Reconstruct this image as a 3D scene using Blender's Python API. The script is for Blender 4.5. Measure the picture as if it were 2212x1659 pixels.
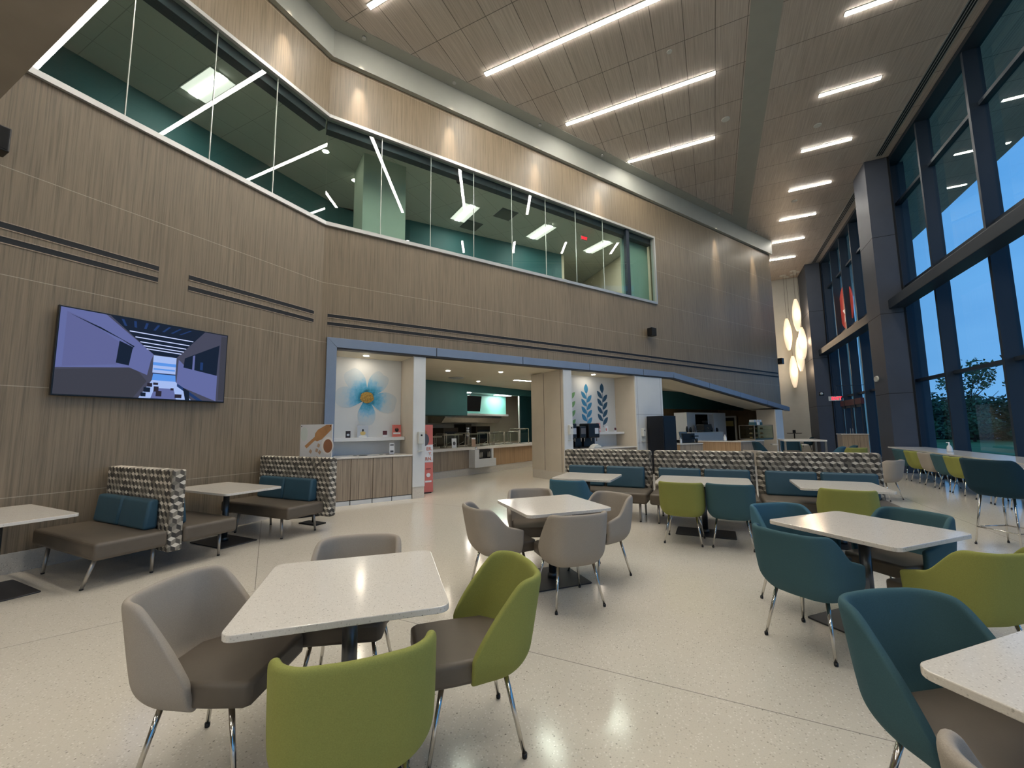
import bpy, bmesh, math, random
from mathutils import Vector, Matrix
random.seed(7)
PI = math.pi
C = bpy.context.scene.collection
scn = bpy.context.scene
for o in list(bpy.data.objects): bpy.data.objects.remove(o)

# ------------------------------------------------------------------ camera
H = 1.53
FPX = 889.257; YAW = .4540177; PITCH = .1051773; ROLL = -.0121208
cy, sy = math.cos(YAW), math.sin(YAW)
fwd = Vector((-sy*math.cos(PITCH), cy*math.cos(PITCH), math.sin(PITCH)))
rgt = Vector((cy, sy, 0)); up = rgt.cross(fwd)
c_, s_ = math.cos(ROLL), math.sin(ROLL)
r2 = c_*rgt + s_*up; u2 = -s_*rgt + c_*up
cam_d = bpy.data.cameras.new('camera'); cam = bpy.data.objects.new('camera', cam_d); C.objects.link(cam)
M = Matrix((r2, u2, -fwd)).transposed().to_4x4(); M.translation = (0, 0, H)
cam.matrix_world = M
cam_d.sensor_fit = 'HORIZONTAL'; cam_d.sensor_width = 36; cam_d.lens = FPX/2212*36
cam_d.clip_start = .05; cam_d.clip_end = 500
scn.camera = cam

# ------------------------------------------------------------------ view, sky
vs = scn.view_settings
vs.view_transform = 'Standard'; vs.look = 'None'; vs.gamma = 1; vs.use_curve_mapping = False
vs.exposure = 0.0
SKY = 1.6
TUBE = 88.0          # radiance of the linear ceiling lamps
w = bpy.data.worlds.new('dusk_sky'); scn.world = w; w.use_nodes = True
nt = w.node_tree; nt.nodes.clear()
wo = nt.nodes.new('ShaderNodeOutputWorld'); bg = nt.nodes.new('ShaderNodeBackground')
tc = nt.nodes.new('ShaderNodeTexCoord'); mp = nt.nodes.new('ShaderNodeMapping'); mp.inputs['Scale'].default_value = (1.5, 1.5, 7)
nz = nt.nodes.new('ShaderNodeTexNoise'); nz.inputs['Scale'].default_value = 1.6; nz.inputs['Detail'].default_value = 5
cr = nt.nodes.new('ShaderNodeValToRGB')
cr.color_ramp.elements[0].position = .35; cr.color_ramp.elements[0].color = (.075, .26, .56, 1)
cr.color_ramp.elements[1].position = .7; cr.color_ramp.elements[1].color = (.13, .33, .63, 1)
sp = nt.nodes.new('ShaderNodeSeparateXYZ'); mr = nt.nodes.new('ShaderNodeMapRange')
mr.inputs[1].default_value = 0; mr.inputs[2].default_value = .5; mr.inputs[3].default_value = .55; mr.inputs[4].default_value = 0
mx = nt.nodes.new('ShaderNodeMix'); mx.data_type = 'RGBA'; mx.inputs[7].default_value = (.23, .42, .66, 1)
L = nt.links.new
L(tc.outputs['Generated'], mp.inputs[0]); L(mp.outputs[0], nz.inputs['Vector']); L(nz.outputs[0], cr.inputs[0])
L(tc.outputs['Generated'], sp.inputs[0]); L(sp.outputs[2], mr.inputs[0]); L(mr.outputs[0], mx.inputs[0])
L(cr.outputs[0], mx.inputs[6]); L(mx.outputs[2], bg.inputs[0]); bg.inputs[1].default_value = SKY
L(bg.outputs[0], wo.inputs[0])

# ------------------------------------------------------------------ materials
def lin(h):
    h = h.lstrip('#'); v = [int(h[i:i+2], 16)/255 for i in (0, 2, 4)]
    return tuple((x/12.92 if x <= .04045 else ((x+.055)/1.055)**2.4) for x in v)+(1,)
MATS = {}
def mat(name, col, rough=.5, metal=0, noise=0, nscale=20, bump=0, bscale=200, spec=.5, stretch=None, emit=None, es=0, coat=0):
    if name in MATS: return MATS[name]
    m = bpy.data.materials.new(name); m.use_nodes = True; MATS[name] = m
    n = m.node_tree; b = n.nodes['Principled BSDF']
    col = lin(col) if isinstance(col, str) else tuple(col)+(1,) if len(col) == 3 else col
    b.inputs['Base Color'].default_value = col; b.inputs['Roughness'].default_value = rough
    b.inputs['Metallic'].default_value = metal; b.inputs['Specular IOR Level'].default_value = spec
    if coat: b.inputs['Coat Weight'].default_value = coat; b.inputs['Coat Roughness'].default_value = .05
    t = n.nodes.new('ShaderNodeTexCoord')
    if noise:
        x = n.nodes.new('ShaderNodeTexNoise'); x.inputs['Scale'].default_value = nscale; x.inputs['Detail'].default_value = 4
        if stretch:
            g = n.nodes.new('ShaderNodeMapping'); g.inputs['Scale'].default_value = stretch
            n.links.new(t.outputs['Object'], g.inputs[0]); n.links.new(g.outputs[0], x.inputs['Vector'])
        else: n.links.new(t.outputs['Object'], x.inputs['Vector'])
        r = n.nodes.new('ShaderNodeMapRange'); r.inputs[1].default_value = .3; r.inputs[2].default_value = .7
        r.inputs[3].default_value = 1-noise; r.inputs[4].default_value = 1+noise
        n.links.new(x.outputs[0], r.inputs[0])
        v = n.nodes.new('ShaderNodeVectorMath'); v.operation = 'SCALE'; v.inputs[0].default_value = col[:3]
        n.links.new(r.outputs[0], v.inputs['Scale']); n.links.new(v.outputs[0], b.inputs['Base Color'])
    if bump:
        x = n.nodes.new('ShaderNodeTexNoise'); x.inputs['Scale'].default_value = bscale
        n.links.new(t.outputs['Object'], x.inputs['Vector'])
        bp = n.nodes.new('ShaderNodeBump'); bp.inputs['Strength'].default_value = bump; bp.inputs['Distance'].default_value = .002
        n.links.new(x.outputs[0], bp.inputs['Height']); n.links.new(bp.outputs[0], b.inputs['Normal'])
    if emit is not None:
        e = lin(emit) if isinstance(emit, str) else tuple(emit)+(1,)
        b.inputs['Emission Color'].default_value = e; b.inputs['Emission Strength'].default_value = es
    return m
class NT:
    """small node helper"""
    def __init__(s, m): s.m = m; s.t = m.node_tree; s.b = s.t.nodes.get('Principled BSDF')
    def n(s, k, **kw):
        x = s.t.nodes.new(k)
        for a, v in kw.items(): setattr(x, a, v)
        return x
    def l(s, a, b): s.t.links.new(a, b)
    def math(s, op, a, b=None, c=None):
        x = s.n('ShaderNodeMath', operation=op)
        for i, v in enumerate((a, b, c)):
            if v is None: continue
            if isinstance(v, (int, float)): x.inputs[i].default_value = v
            else: s.l(v, x.inputs[i])
        return x.outputs[0]
    def mixc(s, f, a, b):
        x = s.n('ShaderNodeMix', data_type='RGBA')
        for i, v in ((0, f), (6, a), (7, b)):
            if isinstance(v, (int, float)): x.inputs[i].default_value = v
            elif isinstance(v, tuple): x.inputs[i].default_value = v
            else: s.l(v, x.inputs[i])
        return x.outputs[2]
    def noise(s, vec, scale, detail=4, rough=.5):
        x = s.n('ShaderNodeTexNoise'); x.inputs['Scale'].default_value = scale; x.inputs['Detail'].default_value = detail
        x.inputs['Roughness'].default_value = rough; s.l(vec, x.inputs['Vector']); return x.outputs[0]
    def mapping(s, vec, scale=(1, 1, 1), rot=(0, 0, 0), loc=(0, 0, 0)):
        x = s.n('ShaderNodeMapping'); x.inputs['Scale'].default_value = scale; x.inputs['Rotation'].default_value = rot
        x.inputs['Location'].default_value = loc; s.l(vec, x.inputs[0]); return x.outputs[0]
    def ramp(s, f, *els):
        x = s.n('ShaderNodeValToRGB'); r = x.color_ramp
        r.elements[0].position, r.elements[0].color = els[0]; r.elements[1].position, r.elements[1].color = els[-1]
        for p, c in els[1:-1]:
            e = r.elements.new(p); e.color = c
        s.l(f, x.inputs[0]); return x.outputs[0]
    def rng(s, f, a, b, c, d):
        x = s.n('ShaderNodeMapRange')
        for i, v in enumerate((a, b, c, d)): x.inputs[i+1].default_value = v
        s.l(f, x.inputs[0]); return x.outputs[0]

SA = .5330342
SX, SY = math.sin(SA), math.cos(SA)       # direction of the food-hall wall
def wood_panel_mat(name, ca, cb, seams=True, rough=.5):
    m = mat(name, ca, rough); h = NT(m)
    g = h.n('ShaderNodeNewGeometry'); sp = h.n('ShaderNodeSeparateXYZ'); h.l(g.outputs['Position'], sp.inputs[0])
    v1 = h.mapping(g.outputs['Position'], (38, 38, .8)); v2 = h.mapping(g.outputs['Position'], (130, 130, 2.2)); v3 = h.mapping(g.outputs['Position'], (.8, .8, .35))
    a = h.noise(v1, 1, 3); b = h.noise(v2, 1, 2); c = h.noise(v3, 1, 2)
    f = h.math('ADD', h.math('MULTIPLY', a, .55), h.math('MULTIPLY', b, .45))
    col = h.ramp(f, (.34, lin(cb)), (.5, lin(ca)), (.68, tuple(min(1, x*1.22) for x in lin(ca)[:3])+(1,)))
    col2 = h.mixc(h.rng(c, .35, .65, 0, .22), col, lin(cb))
    if seams:
        fr = h.math('FRACT', h.math('DIVIDE', h.math('ADD', sp.outputs[2], 12.4-.85), 1.2375))
        d = h.math('MINIMUM', fr, h.math('SUBTRACT', 1, fr))
        k = h.math('LESS_THAN', d, .0034)
        s1 = h.math('ADD', h.math('MULTIPLY', sp.outputs[0], SX), h.math('MULTIPLY', sp.outputs[1], SY))
        col2 = h.mixc(h.math('MULTIPLY', k, .5), col2, lin('#c8bda8'))
        fr2 = h.math('FRACT', h.math('DIVIDE', h.math('ADD', s1, 30), 3.02)); k2 = h.math('LESS_THAN', fr2, .0016)
        col2 = h.mixc(h.math('MULTIPLY', k2, .35), col2, lin('#5d5246'))
    h.l(col2, h.b.inputs['Base Color'])
    h.l(h.rng(b, .3, .7, rough-.08, rough+.12), h.b.inputs['Roughness'])
    return m
M_WALL = wood_panel_mat('wood_wall_panel', '#857661', '#6b5e4b', rough=.42)
M_CAB = wood_panel_mat('wood_cabinet', '#a0907c', '#75675a', seams=False)
M_OAK = wood_panel_mat('warm_oak', '#a98b69', '#87694a', seams=False)

def ceil_mat():
    m = mat('wood_ceiling_panel', '#96857a', .38); h = NT(m)
    g = h.n('ShaderNodeNewGeometry'); sp = h.n('ShaderNodeSeparateXYZ'); h.l(g.outputs['Position'], sp.inputs[0])
    x, y = sp.outputs[0], sp.outputs[1]
    a = h.noise(h.mapping(g.outputs['Position'], (40, 1.2, 1)), 1, 3); b = h.noise(h.mapping(g.outputs['Position'], (1.6, .8, 1)), 1, 1)
    # per panel tone
    px = h.math('FLOOR', h.math('DIVIDE', h.math('SUBTRACT', x, .505-25), .625)); py = h.math('FLOOR', h.math('DIVIDE', h.math('SUBTRACT', y, .6-25), 1.25))
    cb = h.n('ShaderNodeCombineXYZ'); h.l(px, cb.inputs[0]); h.l(py, cb.inputs[1])
    wn = h.n('ShaderNodeTexWhiteNoise', noise_dimensions='2D'); h.l(cb.outputs[0], wn.inputs['Vector'])
    col = h.ramp(a, (.3, lin('#aaa097')), (.7, lin('#c5bcb3')))
    col = h.mixc(h.math('MULTIPLY', wn.outputs[0], .28), col, lin('#998a7d'))
    fx = h.math('FRACT', h.math('DIVIDE', h.math('SUBTRACT', x, .505-25), .625)); fy = h.math('FRACT', h.math('DIVIDE', h.math('SUBTRACT', y, .6-25), 1.25))
    right = h.math('GREATER_THAN', x, 1.3)
    kx = h.math('MULTIPLY', h.math('LESS_THAN', fx, .022), h.math('SUBTRACT', 1, right)); ky = h.math('LESS_THAN', fy, .012)
    k = h.math('MAXIMUM', kx, ky)
    col = h.mixc(h.math('MULTIPLY', k, .75), col, lin('#2e2721'))
    h.l(col, h.b.inputs['Base Color'])
    return m
M_CEIL = ceil_mat()

def terrazzo(name, base, rough, joints=False, sc=1.0):
    m = mat(name, base, rough); h = NT(m)
    g = h.n('ShaderNodeNewGeometry'); P = g.outputs['Position']
    vo = h.n('ShaderNodeTexVoronoi'); vo.inputs['Scale'].default_value = 75*sc; h.l(P, vo.inputs['Vector'])
    sc_ = h.n('ShaderNodeSeparateColor'); h.l(vo.outputs['Color'], sc_.inputs[0])
    near = h.rng(vo.outputs['Distance'], .26, .42, 1, 0)
    base_c = lin(base)
    big = h.noise(P, .7, 2)
    col = h.mixc(h.rng(big, .35, .65, 0, .18), base_c, tuple(x*.86 for x in base_c[:3])+(1,))
    chip = h.math('MULTIPLY', near, h.math('GREATER_THAN', sc_.outputs[0], .72))
    col = h.mixc(h.math('MULTIPLY', chip, .46), col, lin('#8a8170'))
    dark = h.math('MULTIPLY', near, h.math('GREATER_THAN', sc_.outputs[1], .975))
    col = h.mixc(h.math('MULTIPLY', dark, .6), col, lin('#4c453c'))
    lt = h.math('MULTIPLY', near, h.math('GREATER_THAN', sc_.outputs[2], .8))
    col = h.mixc(h.math('MULTIPLY', lt, .5), col, lin('#f4efe6'))
    fine = h.noise(P, 140*sc, 2)
    col = h.mixc(h.rng(fine, .35, .65, .0, .22), col, tuple(x*.7 for x in base_c[:3])+(1,))
    if joints:
        s = h.n('ShaderNodeSeparateXYZ'); h.l(P, s.inputs[0])
        def line(nx, ny, c, wd=.0035):
            v = h.math('ABSOLUTE', h.math('SUBTRACT', h.math('ADD', h.math('MULTIPLY', s.outputs[0], nx), h.math('MULTIPLY', s.outputs[1], ny)), c))
            return h.math('LESS_THAN', v, wd)
        def through(p, q):
            dx, dy = q[0]-p[0], q[1]-p[1]; l = math.hypot(dx, dy); nx, ny = -dy/l, dx/l
            return nx, ny, nx*p[0]+ny*p[1]
        ls = [line(0, 1, 2.74), line(*through((-4.05, 2.62), (-4.68, 1.19))), line(*through((-4.05, 2.62), (-5.9, 3.85))), line(0, 1, 7.0), line(1, 0, 3.4)]
        yl = h.math('LESS_THAN', s.outputs[1], 2.64); yg = h.math('SUBTRACT', 1, yl); xg = h.math('GREATER_THAN', s.outputs[0], -4.0)
        ls[0] = h.math('MULTIPLY', ls[0], xg); ls[1] = h.math('MULTIPLY', ls[1], yl); ls[2] = h.math('MULTIPLY', ls[2], yg)
        k = ls[0]
        for q in ls[1:]: k = h.math('MAXIMUM', k, q)
        col = h.mixc(h.math('MULTIPLY', k, .6), col, lin('#55504a'))
    h.l(col, h.b.inputs['Base Color'])
    return m
M_FLOOR = terrazzo('terrazzo_floor', '#d6cfc1', .13, joints=True)
M_TBASE = terrazzo('terrazzo_base', '#cfc8bc', .3)
M_TOP = terrazzo('quartz_table_top', '#e0dad0', .14, sc=1.6)

def pattern_mat():
    m = mat('geometric_fabric', '#8a857b', .8); h = NT(m)
    t = h.n('ShaderNodeTexCoord'); s = h.n('ShaderNodeSeparateXYZ'); h.l(t.outputs['Object'], s.inputs[0])
    u = h.math('ADD', s.outputs[0], s.outputs[1]); v = s.outputs[2]
    S = 11.5; Q = math.sqrt(3)
    U = h.math('MULTIPLY', u, S); V = h.math('MULTIPLY', v, S)
    def cell(ou, ov):
        a = h.math('SUBTRACT', h.math('FLOORED_MODULO', h.math('ADD', U, ou), 1.0), .5)
        c = h.math('SUBTRACT', h.math('FLOORED_MODULO', h.math('ADD', V, ov), Q), Q/2)
        return a, c, h.math('ADD', h.math('MULTIPLY', a, a), h.math('MULTIPLY', c, c))
    a1, c1, l1 = cell(0, 0); a2, c2, l2 = cell(.5, Q/2)
    sel = h.math('LESS_THAN', l2, l1); inv = h.math('SUBTRACT', 1, sel)
    va = h.math('ADD', h.math('MULTIPLY', a1, inv), h.math('MULTIPLY', a2, sel)); vc = h.math('ADD', h.math('MULTIPLY', c1, inv), h.math('MULTIPLY', c2, sel))
    sec = h.math('FLOOR', h.math('DIVIDE', h.math('ADD', h.math('ARCTAN2', vc, va), PI/6+2*PI), 2*PI/3))
    k = h.math('FLOORED_MODULO', sec, 3)
    cb = h.n('ShaderNodeCombineXYZ'); h.l(h.math('ROUND', h.math('MULTIPLY', h.math('SUBTRACT', U, va), 2)), cb.inputs[0]); h.l(h.math('ROUND', h.math('MULTIPLY', h.math('SUBTRACT', V, vc), 4)), cb.inputs[1]); h.l(k, cb.inputs[2])
    wn = h.n('ShaderNodeTexWhiteNoise', noise_dimensions='3D'); h.l(cb.outputs[0], wn.inputs['Vector'])
    f = h.math('ADD', h.math('MULTIPLY', k, .31), h.math('MULTIPLY', wn.outputs[0], .33))
    x = h.n('ShaderNodeValToRGB'); r = x.color_ramp; r.interpolation = 'CONSTANT'
    r.elements[0].position = 0; r.elements[0].color = lin('#3b3936'); r.elements[1].position = .88; r.elements[1].color = lin('#ded7c9')
    for p, c in ((.13, '#57534c'), (.27, '#4a4641'), (.36, '#8b8579'), (.5, '#736e64'), (.64, '#a59d90'), (.76, '#cfc7b9')):
        e = r.elements.new(p); e.color = lin(c)
    h.l(f, x.inputs[0]); h.l(x.outputs[0], h.b.inputs['Base Color'])
    return m
M_PAT = pattern_mat()

def glass(name, tint, ior=1.5, rough=0.0, refl=1.0):
    m = bpy.data.materials.new(name); m.use_nodes = True; MATS[name] = m
    t = m.node_tree; t.nodes.clear()
    o = t.nodes.new('ShaderNodeOutputMaterial'); mx = t.nodes.new('ShaderNodeMixShader')
    tr = t.nodes.new('ShaderNodeBsdfTransparent'); gl = t.nodes.new('ShaderNodeBsdfGlossy'); fr = t.nodes.new('ShaderNodeFresnel')
    tr.inputs[0].default_value = tint; gl.inputs['Roughness'].default_value = rough; fr.inputs[0].default_value = ior
    gl.inputs[0].default_value = (refl, refl, refl, 1)
    ge = t.nodes.new('ShaderNodeNewGeometry'); ma = t.nodes.new('ShaderNodeMath'); ma.operation = 'SUBTRACT'; ma.inputs[0].default_value = 1
    mb = t.nodes.new('ShaderNodeMath'); mb.operation = 'MULTIPLY'
    t.links.new(ge.outputs['Backfacing'], ma.inputs[1]); t.links.new(fr.outputs[0], mb.inputs[0]); t.links.new(ma.outputs[0], mb.inputs[1])
    fr.mute = False
    t.links.new(mb.outputs[0], mx.inputs[0]); t.links.new(tr.outputs[0], mx.inputs[1]); t.links.new(gl.outputs[0], mx.inputs[2]); t.links.new(mx.outputs[0], o.inputs[0])
    return m
M_GLASS = glass('clear_glass', (.86, .93, .90, 1), 1.55)
M_WGLASS = glass('window_glass', (.80, .92, .97, 1), 1.5)
M_CASEG = glass('case_glass', (.85, .9, .88, 1), 1.5)

M_DARKMET = mat('window_mullion_metal', '#2c3642', .45, .3, spec=.4)
M_PIER = mat('pier_metal_panel', '#454a55', .55, .1, noise=.06, nscale=2)
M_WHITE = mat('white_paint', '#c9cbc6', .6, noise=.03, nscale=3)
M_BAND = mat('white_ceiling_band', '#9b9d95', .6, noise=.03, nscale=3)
M_WPANEL = mat('white_wall_panel', '#d4d6d6', .5, noise=.02, nscale=3)
M_TAUPEP = mat('taupe_wall_panel', '#c8beae', .5, noise=.03, nscale=3)
M_CREAM = mat('cream_paint', '#cfc5b0', .7, noise=.03, nscale=2)
M_TEAL = mat('teal_paint', '#2e6266', .6, noise=.05, nscale=2)
M_TEALL = mat('light_teal_paint', '#5f9f98', .6, noise=.04, nscale=2)
M_BLUEF = mat('blue_grey_metal', '#8792a2', .38, .35, noise=.03, nscale=3)
M_BLACK = mat('black_plastic', '#0b0c0f', .35)
M_BLACKM = mat('matte_black', '#08090a', .8)
M_SLOT = mat('slot_dark', '#0a0d14', .6)
M_TRIM = mat('satin_aluminium', '#b9bab8', .35, .5)
M_CHROME = mat('chrome', '#d5d2cc', .12, 1)
M_STEEL = mat('brushed_steel', '#a39c90', .3, .9, noise=.08, nscale=8)
M_COL = mat('table_column_metal', '#5d5f61', .3, .8)
M_PLATE = mat('table_base_plate', '#3b3b3e', .45, .4, noise=.08, nscale=6)
M_TAUPE = mat('taupe_fabric', '#a39a8f', .85, noise=.07, nscale=260, bump=.25, bscale=420, spec=.2)
M_GREEN = mat('olive_green_fabric', '#8f9250', .85, noise=.09, nscale=260, bump=.25, bscale=420, spec=.2)
M_TEALF = mat('teal_fabric', '#405f67', .85, noise=.07, nscale=260, bump=.25, bscale=420, spec=.2)
M_BLUE = mat('blue_fabric', '#436a7b', .85, noise=.07, nscale=260, bump=.25, bscale=420, spec=.2)
M_NAVY = mat('dark_teal_fabric', '#223d4a', .85, noise=.07, nscale=260, bump=.25, bscale=420, spec=.2)
M_SEAT = mat('brown_grey_vinyl', '#5f564b', .5, noise=.05, nscale=12, bump=.1, bscale=150)
M_PIL = mat('teal_vinyl', '#315465', .45, noise=.05, nscale=12, bump=.1, bscale=150)
M_PIPE = mat('dark_piping', '#1d333f', .5)
M_BRTILE = mat('brown_tile', '#6b5a42', .35, noise=.18, nscale=3)
M_DKBR = mat('dark_brown_soffit', '#8f867b', .7, noise=.08, nscale=2)
M_EXIT = mat('exit_red', '#ff2a3a', .5, emit='#ff1c33', es=3.0)
M_TUBE = mat('lamp_diffuser', '#ffffff', .5, emit=(1.0, .94, .84), es=TUBE)
M_TROFF = mat('troffer_diffuser', '#ffffff', .5, emit=(1.0, .95, .86), es=70.0)
M_DOWN = mat('downlight_lens', '#ffffff', .5, emit=(1.0, .88, .70), es=150.0)
M_PEND = mat('pendant_shade', '#f5e6cc', .6, emit=(1.0, .76, .52), es=.8)
M_TRUNK = mat('bark', '#3a2f26', .9, noise=.2, nscale=10)
M_LEAF = mat('foliage', '#2f4a2c', .8, noise=.35, nscale=3)
M_LEAF2 = mat('foliage_pale', '#4a6a4a', .8, noise=.35, nscale=3)
M_GRASS = mat('grass', '#4e7038', .9, noise=.2, nscale=.7)
M_PAVE = mat('pavement', '#b7b8b2', .8, noise=.06, nscale=2)

# ------------------------------------------------------------------ frames and object helpers
def rz(a): return Matrix.Rotation(a, 4, 'Z')
FW = Matrix.Identity(4)
FS = Matrix.Translation((-7.704, 4.5454, 0)) @ rz(math.atan2(SY, SX))       # x along the food-hall wall, y into the food hall
KA = math.atan2(.975, .22)
FK = Matrix.Translation((-7.6, 10.1, 0)) @ rz(KA)                            # x along the serving counter
def thing(name, label, cat, loc=(0, 0, 0), rot=0, frame=FW, group=None):
    o = bpy.data.objects.new(name, None); C.objects.link(o); o.empty_display_size = .1
    m = frame @ Matrix.Translation(loc) @ rz(rot)
    o.location = m.translation; o.rotation_euler = (0, 0, m.to_euler().z)
    if cat: o['label'] = label; o['category'] = cat
    if group: o['group'] = group
    return o
def setting(name, label=None, loc=(0, 0, 0), rot=0, frame=FW):
    o = thing(name, None, None, loc, rot, frame); o['kind'] = 'structure'
    if label: o['label'] = label
    return o
def dup(root, label=None, loc=None, rot=None, frame=FW, group=None):
    r = root.copy(); C.objects.link(r)
    if loc is not None:
        m = frame @ Matrix.Translation(loc) @ rz(rot or 0)
        r.location = m.translation; r.rotation_euler = (0, 0, m.to_euler().z)
    if label: r['label'] = label
    if group: r['group'] = group
    for ch in list(root.children):
        c = ch.copy(); C.objects.link(c); c.parent = r
        for g in list(ch.children):
            d = g.copy(); C.objects.link(d); d.parent = c
    return r
class MB:
    def __init__(s): s.bm = bmesh.new(); s.mi = 0
    def _f(s, before):
        for f in s.bm.faces:
            if f.index == -1 or f not in before: f.material_index = s.mi
    def _mark(s, verts):
        fs = set()
        for v in verts:
            for f in v.link_faces: fs.add(f)
        for f in fs: f.material_index = s.mi
    def box(s, x0, x1, y0, y1, z0, z1, bev=0, seg=2):
        r = bmesh.ops.create_cube(s.bm, size=1)
        vs = r['verts']
        for v in vs: v.co = Vector(((x0+x1)/2+v.co.x*(x1-x0), (y0+y1)/2+v.co.y*(y1-y0), (z0+z1)/2+v.co.z*(z1-z0)))
        s._mark(vs)
        if bev:
            es = {e for v in vs for e in v.link_edges}
            rr = bmesh.ops.bevel(s.bm, geom=list(es), offset=bev, segments=seg, affect='EDGES', profile=.5)
            for f in rr['faces']: f.material_index = s.mi
        return s
    def tube(s, p0, p1, r0, r1=None, n=12, cap=True):
        r1 = r0 if r1 is None else r1
        p0, p1 = Vector(p0), Vector(p1); d = p1-p0; q = d.to_track_quat('Z', 'Y').to_matrix()
        a = [s.bm.verts.new(p0+q@Vector((r0*math.cos(2*PI*i/n), r0*math.sin(2*PI*i/n), 0))) for i in range(n)]
        b = [s.bm.verts.new(p1+q@Vector((r1*math.cos(2*PI*i/n), r1*math.sin(2*PI*i/n), 0))) for i in range(n)]
        for i in range(n):
            f = s.bm.faces.new((a[i], a[(i+1) % n], b[(i+1) % n], b[i])); f.smooth = True; f.material_index = s.mi
        if cap:
            f = s.bm.faces.new(a[::-1]); f.material_index = s.mi; f = s.bm.faces.new(b); f.material_index = s.mi
        return s
    def path(s, pts, r, n=10):
        for a, b in zip(pts, pts[1:]): s.tube(a, b, r, r, n)
        return s
    def lathe(s, prof, n=24, c=(0, 0), sx=1, sy=1):
        rings = []
        for r, z in prof:
            rings.append([s.bm.verts.new((c[0]+sx*r*math.cos(2*PI*i/n), c[1]+sy*r*math.sin(2*PI*i/n), z)) for i in range(n)])
        for A, B in zip(rings, rings[1:]):
            for i in range(n):
                f = s.bm.faces.new((A[i], A[(i+1) % n], B[(i+1) % n], B[i])); f.smooth = True; f.material_index = s.mi
        f = s.bm.faces.new(rings[0][::-1]); f.material_index = s.mi
        f = s.bm.faces.new(rings[-1]); f.material_index = s.mi
        return s
    def prism(s, poly, z0, z1, bev=0, seg=2, axis='z'):
        """polygon extruded; axis z: poly in xy, axis y: poly in xz extruded along y, axis x: poly in yz"""
        def P(u, v, t): return (u, v, t) if axis == 'z' else (u, t, v) if axis == 'y' else (t, u, v)
        a = [s.bm.verts.new(P(u, v, z0)) for u, v in poly]; b = [s.bm.verts.new(P(u, v, z1)) for u, v in poly]
        n = len(poly); fs = [s.bm.faces.new(a[::-1]), s.bm.faces.new(b)]
        for i in range(n): fs.append(s.bm.faces.new((a[i], a[(i+1) % n], b[(i+1) % n], b[i])))
        for f in fs: f.material_index = s.mi
        bmesh.ops.recalc_face_normals(s.bm, faces=fs)
        if bev:
            es = {e for f in fs[:2] for e in f.edges}
            rr = bmesh.ops.bevel(s.bm, geom=list(es), offset=bev, segments=seg, affect='EDGES', profile=.5)
            for f in rr['faces']: f.material_index = s.mi
        return s
    def poly(s, pts):
        f = s.bm.faces.new([s.bm.verts.new(p) for p in pts]); f.material_index = s.mi; return s
    def xf(s, m):
        bmesh.ops.transform(s.bm, matrix=m, verts=s.bm.verts[:]); return s
    def build(s, name, mats, parent=None, frame=None, smooth=False, label=None, kind=None):
        me = bpy.data.meshes.new(name); s.bm.normal_update(); s.bm.to_mesh(me); s.bm.free()
        for m in (mats if isinstance(mats, (list, tuple)) else [mats]): me.materials.append(m)
        if smooth:
            for p in me.polygons: p.use_smooth = True
        o = bpy.data.objects.new(name, me); C.objects.link(o)
        if frame is not None:
            o.location = frame.translation; o.rotation_euler = (0, 0, frame.to_euler().z)
        if parent: o.parent = parent
        if label: o['label'] = label
        if kind: o['kind'] = kind
        return o
def tag(o, label, cat, group=None):
    o['label'] = label; o['category'] = cat
    if group: o['group'] = group
    return o
def rrect(w, d, r, n=6, cx=0, cy=0):
    pts = []
    for (sx, sy_, a0) in ((1, 1, 0), (-1, 1, PI/2), (-1, -1, PI), (1, -1, 3*PI/2)):
        for i in range(n+1):
            a = a0+PI/2*i/n
            pts.append((cx+sx*(w/2-r)+r*math.cos(a), cy+sy_*(d/2-r)+r*math.sin(a)))
    return pts
def text_mesh(name, body, size, m, parent, loc, rot, align='CENTER', ext=.001, bold=False):
    cu = bpy.data.curves.new(name, 'FONT'); cu.body = body; cu.size = size; cu.extrude = ext; cu.align_x = align; cu.align_y = 'CENTER'
    if bold: cu.offset = size*.02
    t = bpy.data.objects.new(name, cu); C.objects.link(t)
    dg = bpy.context.evaluated_depsgraph_get(); me = bpy.data.meshes.new_from_object(t.evaluated_get(dg))
    bpy.data.objects.remove(t); me.materials.clear(); me.materials.append(m)
    o = bpy.data.objects.new(name, me); C.objects.link(o); o.location = loc; o.rotation_euler = rot
    if parent: o.parent = parent
    return o

ZC = 10.2       # hall ceiling
ZB = 9.55       # underside of ring beam
XL = -7.05      # left wall plane
S0 = 1.28       # where the walls meet, along the food-hall wall
# ================================================================== SETTING
b = MB(); b.box(-17, 6.25, -12.2, 29.2, -.2, 0); b.build('floor', M_FLOOR, kind='structure')
b = MB(); b.box(-17, 9.0, 1.27, 29.2, ZC, ZC+.3); b.box(5.9, 9.0, 29.2, 60, ZC, ZC+.3); b.box(-17, 9.0, -12.2, 1.27, ZC, ZC+.3); b.build('ceiling', M_CEIL, kind='structure')
# left wall
b = MB(); b.box(XL-.2, XL, -12.2, 5.65, .22, 5.8); b.box(XL-.2, XL, -12.2, 5.65, 8.21, ZC); b.box(XL-.2, XL, -12.2, .9, 5.8, 8.21)
b.build('wall_left', M_WALL, kind='structure')
b = MB(); b.box(XL-.2, XL+.012, -12.2, 5.64, 0, .22); b.build('baseboard_left', M_TBASE, kind='structure')
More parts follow.
